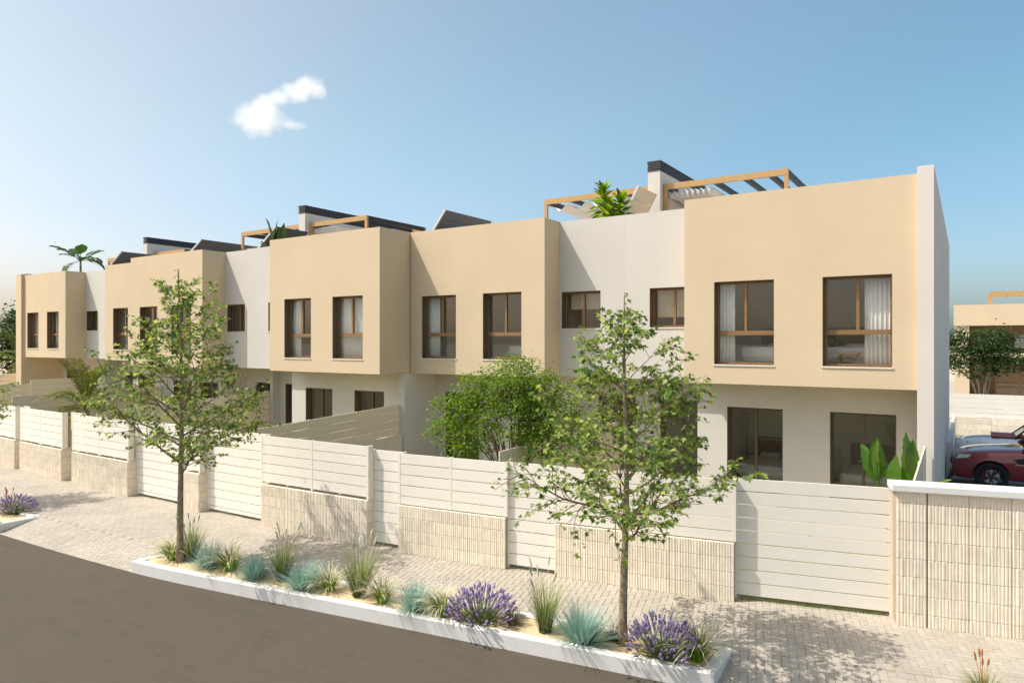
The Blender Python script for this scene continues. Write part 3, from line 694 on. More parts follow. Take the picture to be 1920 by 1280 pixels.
curtain(-34.95, -33.9, 14.43, 3.55, 5.5, 'white curtain in the leftmost window of the terrace')
curtain(-33.1, -32.05, 14.43, 3.55, 5.5, 'white curtain in the second window from the far left')
tag(box('roller_blind', 'blind', None, -8.9, -7.9, 16.52, 16.53, 4.85, 5.35), 'beige roller blind half drawn in the small window left of the near maple top', 'blind')
tag(box('roller_blind', 'blind', None, -6.45, -5.4, 16.52, 16.53, 4.6, 5.35), 'pale roller blind in the small window next to the right cream bay', 'blind')
def bed(x0, x1, y0, y1, z, label):
    t = thing('bed', ((x0 + x1) / 2, (y0 + y1) / 2, z), label, 'bed', 'beds seen through the windows')
    box('base', 'headboard', t, x0, x1, y0, y1, z, z + .22, bevel=.02); box('mattress', 'bedding', t, x0 + .02, x1 - .02, y0 + .02, y1, z + .22, z + .48, bevel=.06)
    box('duvet', 'fabric_white', t, x0 - .02, x1 + .02, y0 - .03, y1 - .6, z + .3, z + .56, bevel=.07)
    for k in (.12, .56): box('pillow', 'fabric_white', t, x0 + (x1 - x0) * k, x0 + (x1 - x0) * (k + .34), y1 - .5, y1 - .12, z + .49, z + .64, bevel=.06)
    box('headboard', 'headboard', t, x0 - .05, x1 + .05, y1 + .005, y1 + .07, z, z + 1.0)
bed(-4.3, -2.7, 16.1, 18.2, 3.32, 'bed seen through the left bay window of the right house')
bed(-2.55, -1.15, 16.1, 18.2, 3.32, 'bed seen through the rightmost bay window')
bed(-10.75, -9.4, 16.25, 18.35, 3.32, 'bed seen through the window above the garden bush')
bed(-4.9, -3.4, 17.9, 20.0, .36, 'bed behind the left glass door of the right house')
bed(-2.5, -1.2, 17.9, 20.0, .36, 'bed behind the glass door next to the banana plant')
def stool(x, y, z, label):
    t = thing('stool', (x, y, z), label, 'stool'); box('seat', 'wood_tan', t, x - .2, x + .2, y - .18, y + .18, z + .42, z + .46, bevel=.01)
    for sx in (-1, 1):
        for sy in (-1, 1): MB().beam((x + sx * .19, y + sy * .16, z), (x + sx * .15, y + sy * .13, z + .42), .03, .03).build('leg', 'wood_tan', t)
stool(-2.05, 15.8, 3.32, 'small wooden stool inside the rightmost bay window')
stool(-16.75, 15.1, 3.32, 'wooden stool beside the curtain in the middle bay window')

exec_after = []
# ------------------------------------------------------------------ vegetation
def np_rot(az, el, roll, n):
    """frames: y axis = pointing direction (az, el), z = normal rolled"""
    d = np.stack([np.cos(az) * np.cos(el), np.sin(az) * np.cos(el), np.sin(el)], 1)
    s = np.stack([np.sin(az), -np.cos(az), np.zeros(n)], 1); u = np.cross(s, d)
    c, q = np.cos(roll)[:, None], np.sin(roll)[:, None]
    return s * c + u * q, d, u * c - s * q
MAPLE = np.array([(0, 0), (.36, .06), (.25, .27), (.54, .50), (.21, .56), (0, 1.0), (-.21, .56), (-.54, .50), (-.25, .27), (-.36, .06)])
OVAL = np.array([(0, 0), (.26, .38), (.2, .72), (0, 1.0), (-.2, .72), (-.26, .38)])
def leaf_cloud(pos, az, el, roll, size, shape, droop=.25, fold=.18):
    n = len(pos); k = len(shape); X, Y, Zn = np_rot(az, el, roll, n)
    x = shape[:, 0][None, :, None] * size[:, None, None]; y = shape[:, 1][None, :, None] * size[:, None, None]
    z = (-droop * shape[:, 1] ** 2 + fold * np.abs(shape[:, 0]))[None, :, None] * size[:, None, None]
    v = pos[:, None, :] + X[:, None, :] * x + Y[:, None, :] * y + Zn[:, None, :] * z
    h = k // 2
    # two halves either side of the midrib so that the fold is a real crease
    idx = np.arange(n)[:, None] * k
    fa = idx + np.arange(0, h + 1)[None, :]; fb = idx + np.array([0] + list(range(h, k)))[None, :]
    return v.reshape(-1, 3), [fa, fb]
def maple_tree(loc, Ht, first, Rmax, trunk_r, seed, label, nl=34, dens=1.15, leafsize=(.046, .09), lean=(0, 0), thin=1.0):
    rr = random.Random(seed); nr = np.random.RandomState(seed)
    t = thing('maple_tree', loc, label, 'tree', 'young maples along the road'); L = Vector(loc)
    tp = []; n = 14
    for i in range(n + 1):
        s = i / n; tp.append(Vector((lean[0] * s + .03 * math.sin(s * 7 + seed), lean[1] * s + .03 * math.sin(s * 5 + 2 * seed), Ht * s)))
    trad = [trunk_r * (1 - .9 * (i / n) ** .9) * (1.25 if i == 0 else 1) + .004 for i in range(n + 1)]
    def at(h):
        s = max(0, min(1, h / Ht)) * n; i = min(n - 1, int(s)); return tp[i].lerp(tp[i + 1], s - i)
    tm = MB().tube([p + L for p in tp], trad, 10).build('trunk', 'bark', t, smooth=True)
    LP, LA, LE = [], [], []
    def walk(p, d, length, r0, steps, up, mb, wob=.16):
        pts = [p.copy()]
        for i in range(steps):
            d = (d + Vector((rr.gauss(0, wob), rr.gauss(0, wob), rr.gauss(0, wob * .7) + up))).normalized(); pts.append(pts[-1] + d * length / steps)
        mb.tube([q + L for q in pts], [max(.0022, r0 * (1 - .85 * i / steps)) for i in range(steps + 1)], 5 if r0 > .008 else 4, cap=False); return pts
    def leaves(pts, f0, gap):
        for a, b in zip(pts[:-1], pts[1:]):
            if rr.random() < f0: continue
            m_ = max(1, int((b - a).length / gap)); dd = (b - a).normalized(); az = math.atan2(dd.y, dd.x)
            for k in range(m_):
                for sgn in (-1, 1):
                    if rr.random() > .72 * dens: continue
                    q = a.lerp(b, (k + rr.random()) / m_); aa = az + sgn * rr.uniform(.3, 1.8); e = rr.uniform(-.8, .3)
                    pet = rr.uniform(.02, .05); LP.append(q + Vector((math.cos(aa) * pet, math.sin(aa) * pet, .005))); LA.append(aa + rr.gauss(0, .3)); LE.append(e)
    def env(z):
        q = (z - first) / (Ht - first)
        return Rmax * (max(0.3, .62 + q * 1.6) if q < .24 else max(0.0, 1 - (q - .24) / .78) ** .85) if q < 1.02 else 0.0
    for i in range(nl):
        s = (i + .6 * rr.random()) / nl; h = first + (Ht * .96 - first) * (s ** 1.05) * .93; az = i * 2.39996 + rr.gauss(0, .3)
        e0 = R(rr.uniform(14, 34) + 24 * s); c0, s0 = math.cos(e0), math.sin(e0); ln = .15
        while ln < 3 and ln * c0 < env(h + ln * s0 * 1.1): ln += .05
        ln = min(1.75, ln * rr.uniform(.7, 1.05)); d = Vector((math.cos(az) * c0, math.sin(az) * c0, s0))
        bm_ = MB(); r0 = max(.0045, .0125 * ln * (1.05 - .4 * s)) * thin
        pts = walk(at(h), d, ln, r0, 9, .012, bm_, .11); leaves(pts[6:], .1, .06)
        nsub = max(3, int(ln / .10))
        for j in range(nsub):
            f = .22 + .76 * (j + rr.random()) / nsub; q_ = f * 9; k0 = min(8, int(q_)); q = pts[k0].lerp(pts[k0 + 1], q_ - k0); dd = (pts[k0 + 1] - pts[k0]).normalized()
            ax = dd.cross(Vector((rr.gauss(0, 1), rr.gauss(0, 1), rr.gauss(0, .45)))).normalized(); d2 = (Matrix.Rotation(R(rr.uniform(35, 65)), 3, ax) @ dd); d2.z = d2.z * .8 + .05
            l2 = (.20 + .30 * ln * (1 - .55 * f)) * rr.uniform(.6, 1.15) * min(1, .45 + ln)
            p2 = walk(q, d2.normalized(), max(.1, l2), r0 * .4, 5, .0, bm_, .17); leaves(p2[2:], .05, .062)
            for k in range(1, 5):
                if rr.random() < .35: continue
                d3 = Matrix.Rotation(rr.choice((-1, 1)) * R(rr.uniform(30, 70)), 3, 'Z') @ (p2[k + 1] - p2[k]).normalized(); d3.z += rr.uniform(-.3, .25)
                p3 = walk(p2[k], d3.normalized(), max(.07, l2 * rr.uniform(.3, .55)), r0 * .2, 3, .0, bm_, .2); leaves(p3[1:], .03, .055)
        bm_.build('branch', 'twig', t, smooth=True)
    leaves(tp[-4:], .0, .06)
    n = len(LP); pos = np.array([tuple(p) for p in LP]); sz = nr.uniform(*leafsize, n)
    v, f = leaf_cloud(pos, np.array(LA), np.array(LE), nr.normal(0, .6, n), sz, MAPLE, .28, .12)
    me = fast_mesh('crown', v, f); o = link('crown', me, 'maple_leaf', t, loc); tag(o, kind='stuff')
    print('maple leaves', n)
    return t
TREE1 = (-12.0, 7.3, -.03); TREE2 = (-3.78, 8.5, -.03)
maple_tree(TREE1, 5.35, 1.6, 2.15, .062, 3, 'far young maple with slender trunk at the left end of the long planting bed', 36)
maple_tree(TREE2, 4.68, 1.4, 1.72, .058, 11, 'near young maple standing between blue grass and lavender in the long bed', 36)
maple_tree((-20.9, 6.95, -.03), 4.6, 1.6, 1.35, .065, 5, 'young maple at the left edge of which only a few leaves show', 26)
maple_tree((-16.6, 2.4, -.2), 5.2, 1.7, 1.5, .065, 8, 'young maple across the road that throws shadow on the kerb', 24)

def blob_tree(name, loc, blobs, n, leaf, size, stems, label, cat='tree', shape=OVAL, seed=1, group=None, stem_r=.03, bark='twig', clump=.22, hollow=.35):
    rr = random.Random(seed); nr = np.random.RandomState(seed); L = Vector(loc); t = thing(name, loc, label, cat, group)
    tot = sum(b[3] * b[4] * b[5] for b in blobs) ** 1.0; P = []; A = []
    tips = []
    for (bx, by, bz, rx, ry, rz) in blobs:
        m = int(n * (rx * ry * rz) / tot); nc = max(6, int(m / 26))
        d = nr.normal(size=(nc, 3)); d /= np.linalg.norm(d, axis=1)[:, None]; r = (hollow + (1 - hollow) * nr.uniform(0, 1, nc) ** .55) * (1 + nr.normal(0, .10, nc))
        cc = np.array([bx, by, bz]) + d * r[:, None] * np.array([rx, ry, rz]); tips.append(cc)
        w = nr.randint(0, nc, m); off = nr.normal(0, 1, (m, 3)) * clump * np.array([1, 1, .55]) * nr.uniform(.4, 1.1, (m, 1))
        P.append(cc[w] + off); A.append(np.arctan2(off[:, 1] + d[w, 1] * .2, off[:, 0] + d[w, 0] * .2))
    P = np.concatenate(P); A = np.concatenate(A); k = len(P)
    v, f = leaf_cloud(P, A + nr.normal(0, .5, k), nr.uniform(-.7, .5, k), nr.normal(0, .5, k), nr.uniform(*size, k), shape, .2, .15)
    tag(link('crown', fast_mesh('crown', v, f), leaf, t, loc), kind='stuff')
    tips = np.concatenate(tips); mb = MB()
    for i in range(stems):
        tgt = Vector(tips[rr.randrange(len(tips))]); b0 = Vector((rr.gauss(0, .06), rr.gauss(0, .06), 0)); mid = b0.lerp(tgt, .5) + Vector((0, 0, .12 * tgt.z)) - Vector((tgt.x, tgt.y, 0)) * .18
        pts = [b0, b0.lerp(mid, .5) + Vector((rr.gauss(0, .03), rr.gauss(0, .03), 0)), mid, mid.lerp(tgt, .6), tgt]
        mb.tube([p + L for p in pts], [stem_r, stem_r * .85, stem_r * .6, stem_r * .35, .004], 6, cap=False)
    mb.build('trunk' if cat == 'tree' else 'stems', bark, t, smooth=True)
    return t
blob_tree('garden_bush', (-7.75, 11.75, 0), [(.05, 0, 3.25, .62, .55, .5), (.55, .1, 2.95, .7, .55, .5), (-.6, -.05, 2.95, .6, .5, .42), (-1.15, -.15, 2.55, .55, .5, .4), (-1.5, -.2, 2.15, .4, .35, .3), (1.2, .05, 2.6, .5, .5, .4), (1.65, .05, 2.35, .4, .4, .35), (.1, -.2, 2.45, .8, .6, .45), (-.75, -.3, 2.0, .45, .4, .4), (.95, -.1, 2.05, .55, .5, .35), (-1.05, -.35, 1.65, .3, .3, .3)],
          19000, 'bush_leaf', (.045, .08), 40, 'dense small-leaved green bush rising over the cream fence', 'bush', seed=4, clump=.15, stem_r=.02, hollow=.25)
BGG = 'trees behind the car park'
for i, (x, y, s, lab) in enumerate([(.55, 39.5, 1.0, 'multi-stemmed dark green tree behind the car park fence'), (-2.3, 41.0, 1.0, 'dark green tree half hidden by the white end pillar'), (3.9, 40.5, .85, 'dark green tree at the right edge behind the parked cars')]):
    blob_tree('background_tree', (x, y, .6), [(0, 0, 3.3 * s, 1.5 * s, 1.3, .9 * s), (-.9 * s, 0, 2.8 * s, 1.1 * s, 1.0, .8 * s), (1.0 * s, -.2, 2.7 * s, 1.2 * s, 1.0, .7 * s), (0, -.4, 2.2 * s, 1.0 * s, .8, .6 * s)], 6500, 'dark_leaf', (.10, .17), 9, lab, seed=20 + i, group=BGG, stem_r=.07, clump=.24, bark='bark')
for i, (x, y, z, s, lab) in enumerate([(-51, 21, 0, 1.35, 'dense dark green tree beyond the far end of the terrace'), (-56, 18, 0, 1.5, 'dense dark green tree at the left edge beyond the terrace')]):
    blob_tree('background_tree', (x, y, z), [(0, 0, 3.4 * s, 2.2 * s, 1.8, 1.3 * s), (1.2 * s, 0, 2.6 * s, 1.5 * s, 1.3, 1.2 * s), (-1.2 * s, 0, 2.4 * s, 1.5 * s, 1.3, 1.2 * s)], 15000, 'dark_leaf', (.16, .26), 6, lab, seed=30 + i, stem_r=.1, clump=.3, bark='bark', group='trees beyond the far end')

def frond(L, drop, n=30, w=.42, seed=0):
    """pinnate palm frond along +x from the origin"""
    rr = random.Random(seed); v = []; f = []; P = []
    for i in range(n + 1):
        s = i / n; P.append(Vector((L * s * (1 - .18 * s), 0, L * (.75 * s - drop * s * s))))
    for i in range(n):
        a, b = P[i], P[i + 1]; r = .012 * (1 - i / n) + .003; k = len(v)
        v += [a + Vector((0, -r, 0)), a + Vector((0, r, 0)), b + Vector((0, r, 0)), b + Vector((0, -r, 0)), a + Vector((0, 0, -r)), b + Vector((0, 0, -r))]; f += [(k, k + 3, k + 2, k + 1), (k, k + 4, k + 5, k + 3), (k + 1, k + 2, k + 5, k + 4)]
        if i < 4: continue
        d = (b - a).normalized(); l = w * math.sin(min(1, (i - 3) / (n * .35)) * math.pi / 2) * (1 - .55 * (i / n) ** 3)
        for s_ in (-1, 1):
            for h in (0, .5):
                q = a.lerp(b, h); out = (Vector((0, s_, 0)) + d * rr.uniform(.7, 1.0) + Vector((0, 0, rr.uniform(-.1, .35)))).normalized(); m = q + out * l * .55; e = q + out * l + Vector((0, 0, -.25 * l)); k = len(v); ww = d * .013
                v += [q - ww * .6, q + ww * .6, m + ww, e, m - ww]; f += [(k, k + 1, k + 2, k + 4), (k + 4, k + 2, k + 3)]
    return fast_mesh('frond', v, f)
def palm(loc, h, L, n, label, seed=0, group=None):
    rr = random.Random(seed); t = thing('palm', loc, label, 'palm', group)
    MB().tube([Vector(loc) + Vector((0, 0, h * k / 6)) for k in range(7)], [.11 + .012 * (k % 2) for k in range(7)], 10).build('trunk', 'bark', t, smooth=True)
    var = [frond(L, d, seed=s) for s, d in enumerate((.35, .75, 1.15))]
    for i in range(n):
        o = link('frond', var[i % 3], 'palm_leaf', t, Vector(loc) + Vector((0, 0, h))); o.rotation_euler = (rr.uniform(-.2, .2), [-.75, -.25, .12][i % 3] + rr.uniform(-.12, .12), i * 2.39996); o.scale = [rr.uniform(.85, 1.1)] * 3
palm((-23.9, 11.3, 0), 1.75, 1.9, 26, 'feathery palm above the fence left of the far maple', 2)
palm((-46.5, 18.5, 0), 2.6, 2.6, 18, 'palm in front of the dark trees beyond the far end of the terrace', 5)

def paddle(L, W, bend, pet, seed=0, split=True):
    """banana-like leaf: petiole then blade along +x, arching; drawn with a midrib crease"""
    rr = random.Random(seed); v = []; f = []; n = 12; mb = MB()
    def P(s): return Vector((L * s * math.cos(.25 * s) * (.55 + .2 * s), 0, L * (.95 * s - bend * s * s)))
    for i in range(n + 1):
        s = pet + (1 - pet) * i / n; q = P(s); w = W * math.sin(math.pi * min(1, (i / n) ** .75 * .98 + .02)) ** .75 * (1 + rr.uniform(-.06, .06)) if 0 < i < n else .004
        tz = .28 * w + rr.uniform(-.02, .02)
        v += [q + Vector((rr.uniform(-.01, .01), -w, tz)), q + Vector((0, -w * .5, tz * .62)), q, q + Vector((0, w * .5, tz * .62)), q + Vector((rr.uniform(-.01, .01), w, tz))]
    for i in range(n):
        for j in range(4): f.append((i * 5 + j, (i + 1) * 5 + j, (i + 1) * 5 + j + 1, i * 5 + j + 1))
    mb.v = [tuple(x) for x in v]; mb.f = f; mb.tube([P(pet * k / 4) for k in range(5)] + [P(.8)], [.018, .016, .014, .013, .011, .004], 5)
    return mb.mesh('leaf', smooth=True)
def paddle_plant(name, loc, L, W, n, label, leaf='banana_leaf', stem=None, seed=0, pots=None, spread=.35, shapes=((.1, .35), (.35, .3), (.6, .25))):
    rr = random.Random(seed); t = thing(name, loc, label, 'plant'); var = [paddle(L, W, b, p, s) for s, (b, p) in enumerate(shapes)]
    hb = stem or 0
    if pots: MB().tube([Vector(loc) + Vector((0, 0, z)) for z in (0, .02, pots * .95, pots)], [pots * .36, pots * .38, pots * .5, pots * .52], 16).build('pot', 'terracotta', t, smooth=False)
    if stem: MB().tube([Vector(loc) + Vector((.03 * math.sin(k), .02 * k / 5, stem * k / 5)) for k in range(6)], [.06, .055, .05, .048, .045, .04], 8).build('stem', 'bark', t, smooth=True)
    for i in range(n):
        o = link('leaf', var[i % 3], leaf, t, Vector(loc) + Vector((rr.gauss(0, .03), rr.gauss(0, .03), hb + (pots or 0)))); o.rotation_euler = (rr.uniform(-.25, .25), -spread + rr.uniform(-.1, .55) * (i % 3), i * 2.39996 + rr.uniform(-.3, .3)); o.scale = [rr.uniform(.75, 1.1)] * 3
    return t
paddle_plant('banana_plant', (-1.12, 14.0, .3), 1.85, .145, 11, 'bright green banana-like plant between the glass door and the white end pillar', seed=6, spread=.85, shapes=((.12, .62), (.26, .60), (.42, .58)))
paddle_plant('banana_plant', (-20.0, 15.6, 6.05), 2.0, .16, 8, 'dark green paddle-leaved plant on the roof beside the middle chimney', 'roof_leaf', seed=9, spread=.62, shapes=((.1, .5), (.2, .45), (.4, .45)))
paddle_plant('roof_palm', (-32.6, 15.2, 6.05), 1.25, .27, 12, 'broad-leaved dark plant with a bare stem rising above the far left roof', 'roof_leaf', stem=1.5, seed=12, spread=-.35)
blob_tree('roof_shrub', (-21.9, 18.6, 6.05), [(0, 0, 1.35, .4, .3, .35)], 220, 'bush_leaf', (.08, .13), 5, 'sparse green shrub seen through the middle pergola', 'plant', seed=41, stem_r=.01, clump=.12)
def rosette_plant(loc, heads, label, seed):
    rr = random.Random(seed); t = thing('roof_plant', loc, label, 'plant'); L = Vector(loc)
    shape = np.array([(0, 0), (.12, .25), (.17, .55), (.11, .82), (0, 1.0), (-.11, .82), (-.17, .55), (-.12, .25)])
    for (x, y, z) in heads:
        MB().tube([L + Vector((x * .3, y * .3, 0)), L + Vector((x * .8, y * .8, z * .5)), L + Vector((x, y, z))], [.025, .02, .012], 6).build('stem', 'twig', t)
        P, A, E_, Sz = [], [], [], []
        for k in range(52):
            s = k / 52; P.append((x + rr.gauss(0, .015), y + rr.gauss(0, .015), z - .75 * (1 - s) + .02)); A.append(k * 2.39996); E_.append(-.15 + 1.35 * s + rr.gauss(0, .15)); Sz.append(rr.uniform(.38, .52) * (1 - .3 * s))
        n = len(P); v, f = leaf_cloud(np.array(P), np.array(A), np.array(E_), np.random.RandomState(seed).normal(0, .2, n), np.array(Sz), shape, .25, .2)
        tag(link('foliage', fast_mesh('foliage', v, f), 'bush_leaf', t, loc), kind='stuff')
rosette_plant((-8.0, 17.0, 6.05), [(-.2, 0, 2.05), (.28, .1, 1.75), (.05, -.2, 1.6)], 'glossy green rosette plant on the roof in front of the right pergola', 3)

# ---- grasses and lavender in the beds
def along(me, seg):
    k = 2 * (seg + 1); n = len(me.vertices) // k; a = me.attributes.new('along', 'FLOAT', 'POINT')
    a.data.foreach_set('value', np.tile(np.repeat(np.arange(seg + 1) / seg, 2), n).astype(np.float32)); return me
def blades(n, seed, base_r, L, lean, curve, width, seg=5, az_bias=None, up=0):
    nr = np.random.RandomState(seed); az = nr.uniform(0, 2 * np.pi, n); rad = base_r * np.sqrt(nr.uniform(0, 1, n))
    l = nr.uniform(L[0], L[1], n); le = nr.uniform(lean[0], lean[1], n); cu = nr.uniform(curve[0], curve[1], n)
    b = np.stack([np.cos(az) * rad, np.sin(az) * rad, np.full(n, -.02)], 1); az2 = az + nr.normal(0, .5, n)
    pts = [b]; th = le.copy()
    for s in range(seg):
        st = l / seg; pts.append(pts[-1] + np.stack([np.cos(az2) * np.sin(th) * st, np.sin(az2) * np.sin(th) * st, np.cos(th) * st], 1)); th = th + cu / seg
    side = np.stack([-np.sin(az2 + nr.normal(0, .6, n)), np.cos(az2), np.zeros(n)], 1); V_ = []
    for s, p in enumerate(pts):
        w = width * (1 - (s / seg) ** 1.6 * .93) * (0.7 if s == 0 else 1); V_ += [p - side * w, p + side * w]
    v = np.stack(V_, 1).reshape(-1, 3); k = 2 * (seg + 1); i = np.arange(n)[:, None] * k
    return v, [np.concatenate([i + np.array([2 * s, 2 * s + 1, 2 * s + 3, 2 * s + 2]) for s in range(seg)], 0)], pts
def spindle(mb, p, d, L, r, k=6, rings=6, bump=.25, rr=rnd):
    d = Vector(d).normalized(); mb.tube([Vector(p) + d * L * i / rings for i in range(rings + 1)], [max(.001, r * math.sin(math.pi * min(.98, .12 + .86 * i / rings)) ** .6 * (1 + rr.uniform(-bump, bump))) for i in range(rings + 1)], k, cap=False)
def proto(kind, seed):
    rr = random.Random(seed); o = bpy.data.objects.new(kind, None); WORG[o] = Vector((0, 0, 0)); COL.objects.link(o)
    def add(n, me, m, st=True): c = link(n, me, m, o); st and tag(c, kind='stuff'); return c
    if kind == 'feather_grass':
        v, f, p = blades(230, seed, .075, (.42, .88), (.02, .42), (.1, .7), .0062); add('blades', along(fast_mesh('blades', v, f), 5), 'feather_blade')
        for i in range(7):
            a = rr.uniform(0, 6.28); le = rr.uniform(.03, .3); d = Vector((math.cos(a) * math.sin(le), math.sin(a) * math.sin(le), math.cos(le))); h = rr.uniform(.62, .88); e = d * h
            mb = MB().tube([(0, 0, 0), tuple(d * h * .5), tuple(e)], [.003, .0025, .002], 4); spindle(mb, e, d + Vector((math.cos(a) * .12, math.sin(a) * .12, 0)), rr.uniform(.11, .16), .013, rr=rr); add('seed_head', mb.mesh('seed_head', smooth=True), 'seed_head' if i % 3 else 'seed_head_grey', False)
    if kind == 'blue_fescue':
        v, f, p = blades(620, seed, .06, (.28, .47), (.03, 1.25), (.05, .45), .0045); add('blades', fast_mesh('blades', v, f), 'fescue_blade')
    if kind == 'variegated_grass':
        v, f, p = blades(150, seed, .05, (.34, .58), (.02, .42), (.9, 2.3), .0085, 7); v[:, 0] -= .35 * np.maximum(0, v[:, 2]) ** 1.4; add('blades', along(fast_mesh('blades', v, f), 7), 'variegated_blade')
    if kind == 'dark_grass':
        v, f, p = blades(260, seed, .05, (.18, .34), (.05, 1.0), (.2, 1.1), .0030); add('blades', fast_mesh('blades', v, f), 'dark_blade')
    if kind == 'lavender':
        st = MB(); fl = MB(); n = 210
        for i in range(n):
            a = rr.uniform(0, 6.28); le = math.acos(1 - rr.random() * .82) ; d = Vector((math.cos(a) * math.sin(le), math.sin(a) * math.sin(le), math.cos(le))); h = rr.uniform(.30, .42) * (1 - .12 * le)
            b0 = Vector((math.cos(a) * .05 * le, math.sin(a) * .05 * le, 0)); m_ = b0 + d * h * .55 + Vector((0, 0, -.02)); e = b0 + d * h + Vector((0, 0, .03 * le))
            st.tube([b0, m_, e], [.0035, .0028, .002], 3, cap=False); spindle(fl, e - d * .012, d + Vector((0, 0, .35)), rr.uniform(.05, .085), rr.uniform(.011, .015), 5, 6, .3, rr)
        v, f, p = blades(420, seed, .08, (.12, .27), (.1, 1.35), (-.2, .4), .0042); mesh = st.mesh('stems')
        add('stems', mesh, 'lavender_stem'); add('leaves', fast_mesh('leaves', v, f), 'lavender_stem'); add('flowers', fl.mesh('flowers', smooth=True), 'lavender_flower')
    if kind == 'torch_lily':
        v, f, p = blades(150, seed, .06, (.25, .5), (.05, .9), (.3, 1.5), .004); add('blades', along(fast_mesh('blades', v, f), 5), 'feather_blade')
        for i in range(6):
            a = rr.uniform(0, 6.28); le = rr.uniform(.02, .25); d = Vector((math.cos(a) * math.sin(le), math.sin(a) * math.sin(le), math.cos(le))); h = rr.uniform(.34, .52); e = d * h
            mb = MB().tube([(0, 0, 0), tuple(e)], [.004, .003], 4); spindle(mb, e, d, rr.uniform(.09, .12), .013, rr=rr); add('flower_spike', mb.mesh('flower_spike', smooth=True), 'poker_flower', False)
    return o
PLANTS = [
 ('feather_grass', [((-11.93, 7.47), .92, 'tall feather grass directly right of the far maple trunk'), ((-9.63, 7.68), .98, 'tall feather grass between two blue tufts in the left half of the bed'), ((-8.02, 7.85), 1.05, 'tall feather grass with pale seed heads in the middle of the bed'), ((-4.9, 8.32), 1.0, 'tall feather grass right of the middle lavender')], 'grass', 'tall feather grasses in the bed'),
 ('blue_fescue', [((-11.3, 7.42), 1.1, 'blue grass tuft furthest to the left, beside the far maple'), ((-10.12, 7.5), 1.0, 'blue grass tuft second from the left'), ((-9.03, 7.62), 1.15, 'blue grass tuft third from the left, in the middle of the bed'), ((-6.9, 7.9), 1.05, 'blue grass tuft left of the middle lavender'), ((-4.3, 8.3), 1.25, 'largest blue grass tuft, left of the near maple trunk')], 'grass', 'blue fescue tufts in the bed'),
 ('variegated_grass', [((-12.2, 7.28), 1.0, 'cream-tipped grass left of the far maple trunk'), ((-10.75, 7.47), 1.1, 'cream-tipped grass between the first two blue tufts'), ((-8.57, 7.76), .92, 'cream-tipped grass left of the pale feather grass'), ((-7.52, 7.86), .92, 'cream-tipped grass right of the pale feather grass'), ((-6.42, 8.0), 1.0, 'cream-tipped grass touching the left of the middle lavender'), ((-2.86, 8.62), 1.1, 'cream-tipped grass at the right end of the long bed')], 'grass', 'cream-tipped grasses in the bed'),
 ('dark_grass', [((-5.4, 8.25), 1.0, 'small dark grass tuft at the right of the middle lavender'), ((-3.95, 8.56), 1.0, 'small dark grass tuft behind the near maple trunk'), ((-12.02, 7.42), .8, 'small dark grass tuft at the foot of the far maple')], 'grass', 'small dark grasses in the bed'),
 ('lavender', [((-5.85, 8.12), 1.25, 'round lavender in bloom in the middle of the long bed'), ((-3.26, 8.5), 1.2, 'lavender in bloom right of the near maple trunk'), ((-18.65, 7.25), 1.1, 'lavender in bloom at the left edge of the photo')], 'lavender', 'lavenders in bloom'),
 ('torch_lily', [((.15, 9.55), .95, 'plant with orange flower spikes at the bottom right corner'), ((-19.3, 7.35), .9, 'plant with brown flower spikes behind the left edge lavender')], 'plant', 'plants with flower spikes'),
]
for kind, spots, cat, grp in PLANTS:
    ps = [proto(kind, 50 + i) for i in range(min(2, len(spots)))]
    for i, ((x, y), sc, lab) in enumerate(spots):
        o = ps[i] if i < len(ps) else copy_tree(ps[i % 2])
        o.location = (x, y, -.025 if x < -1 else 0.0); sc *= {'variegated_grass': 1.22, 'blue_fescue': 1.12, 'feather_grass': 1.06, 'dark_grass': 1.15}.get(kind, 1.0); o.scale = (sc,) * 3; o.rotation_euler.z = 0 if kind == 'variegated_grass' and i < 4 else i * 1.7
        tag(o, lab, cat, grp)
# small planter for the torch lily at the corner is out of frame; grass strip under the wide gate
nrs = np.random.RandomState(2); vs = []; fs = []
v, f, p = blades(1500, 9, .001, (.03, .075), (0, .5), (0, .6), .003, 2)
k = 6; uu = nrs.uniform(-3.0, -1.0, 1500)
off = np.stack([uu, np.array([fv(u) for u in uu]) + nrs.uniform(-.15, .0, 1500), np.zeros(1500)], 1); v = v + np.repeat(off, k, 0)
tag(link('grass_strip', fast_mesh('grass_strip', v, f), 'lawn_blade'), 'fringe of short green grass under the wide gate', 'grass', kind='stuff')

# ------------------------------------------------------------------ right background: fence, building, terrace
t = thing('background_wall', (3, 35.3, 0), 'low ribbed wall with cream slat fence behind the parked cars', 'wall')
for c in range(3):
    for i in range(10): link('block', get_block(1.2, .25), None, t, (-4 + i * 1.21, 35.3, c * .255))
box('core', 'block_core', t, -4, 8.1, 35.33, 35.6, -.1, .75)
for s in range(5): box('slat', 'slat_cream', t, -4, 8.1, 35.36, 35.39, .79 + s * .2, .79 + s * .2 + .188)
for i in range(6): box('post', 'post_cream', t, -3.95 + i * 2.4, -3.89 + i * 2.4, 35.395, 35.45, .75, 1.77)
tag(MB().box(-14, 22, 35.65, 70, -.3, .62).build('upper_terrace', 'tile_terrace'), kind='structure')
B = thing('background_house', (8, 52, .62), 'cream house with brown recessed balcony and roof pergola at the right edge', 'house')
box('upper_wall', 'cream_stucco', B, -.7, 16, 50, 60, 4.95, 6.2)
box('ground_wall', 'brown_recess', B, -.5, 16, 52.2, 60, .62, 4.945)
box('balcony_slab', 'cream_stucco', B, -.6, 16, 50.6, 52.19, 3.05, 3.3)
box('beam', 'brown_recess', B, -.6, 16, 51.2, 52.19, 4.4, 4.94)
box('wall_pier', 'cream_stucco', B, -.65, .1, 50.1, 52.19, .62, 4.945)
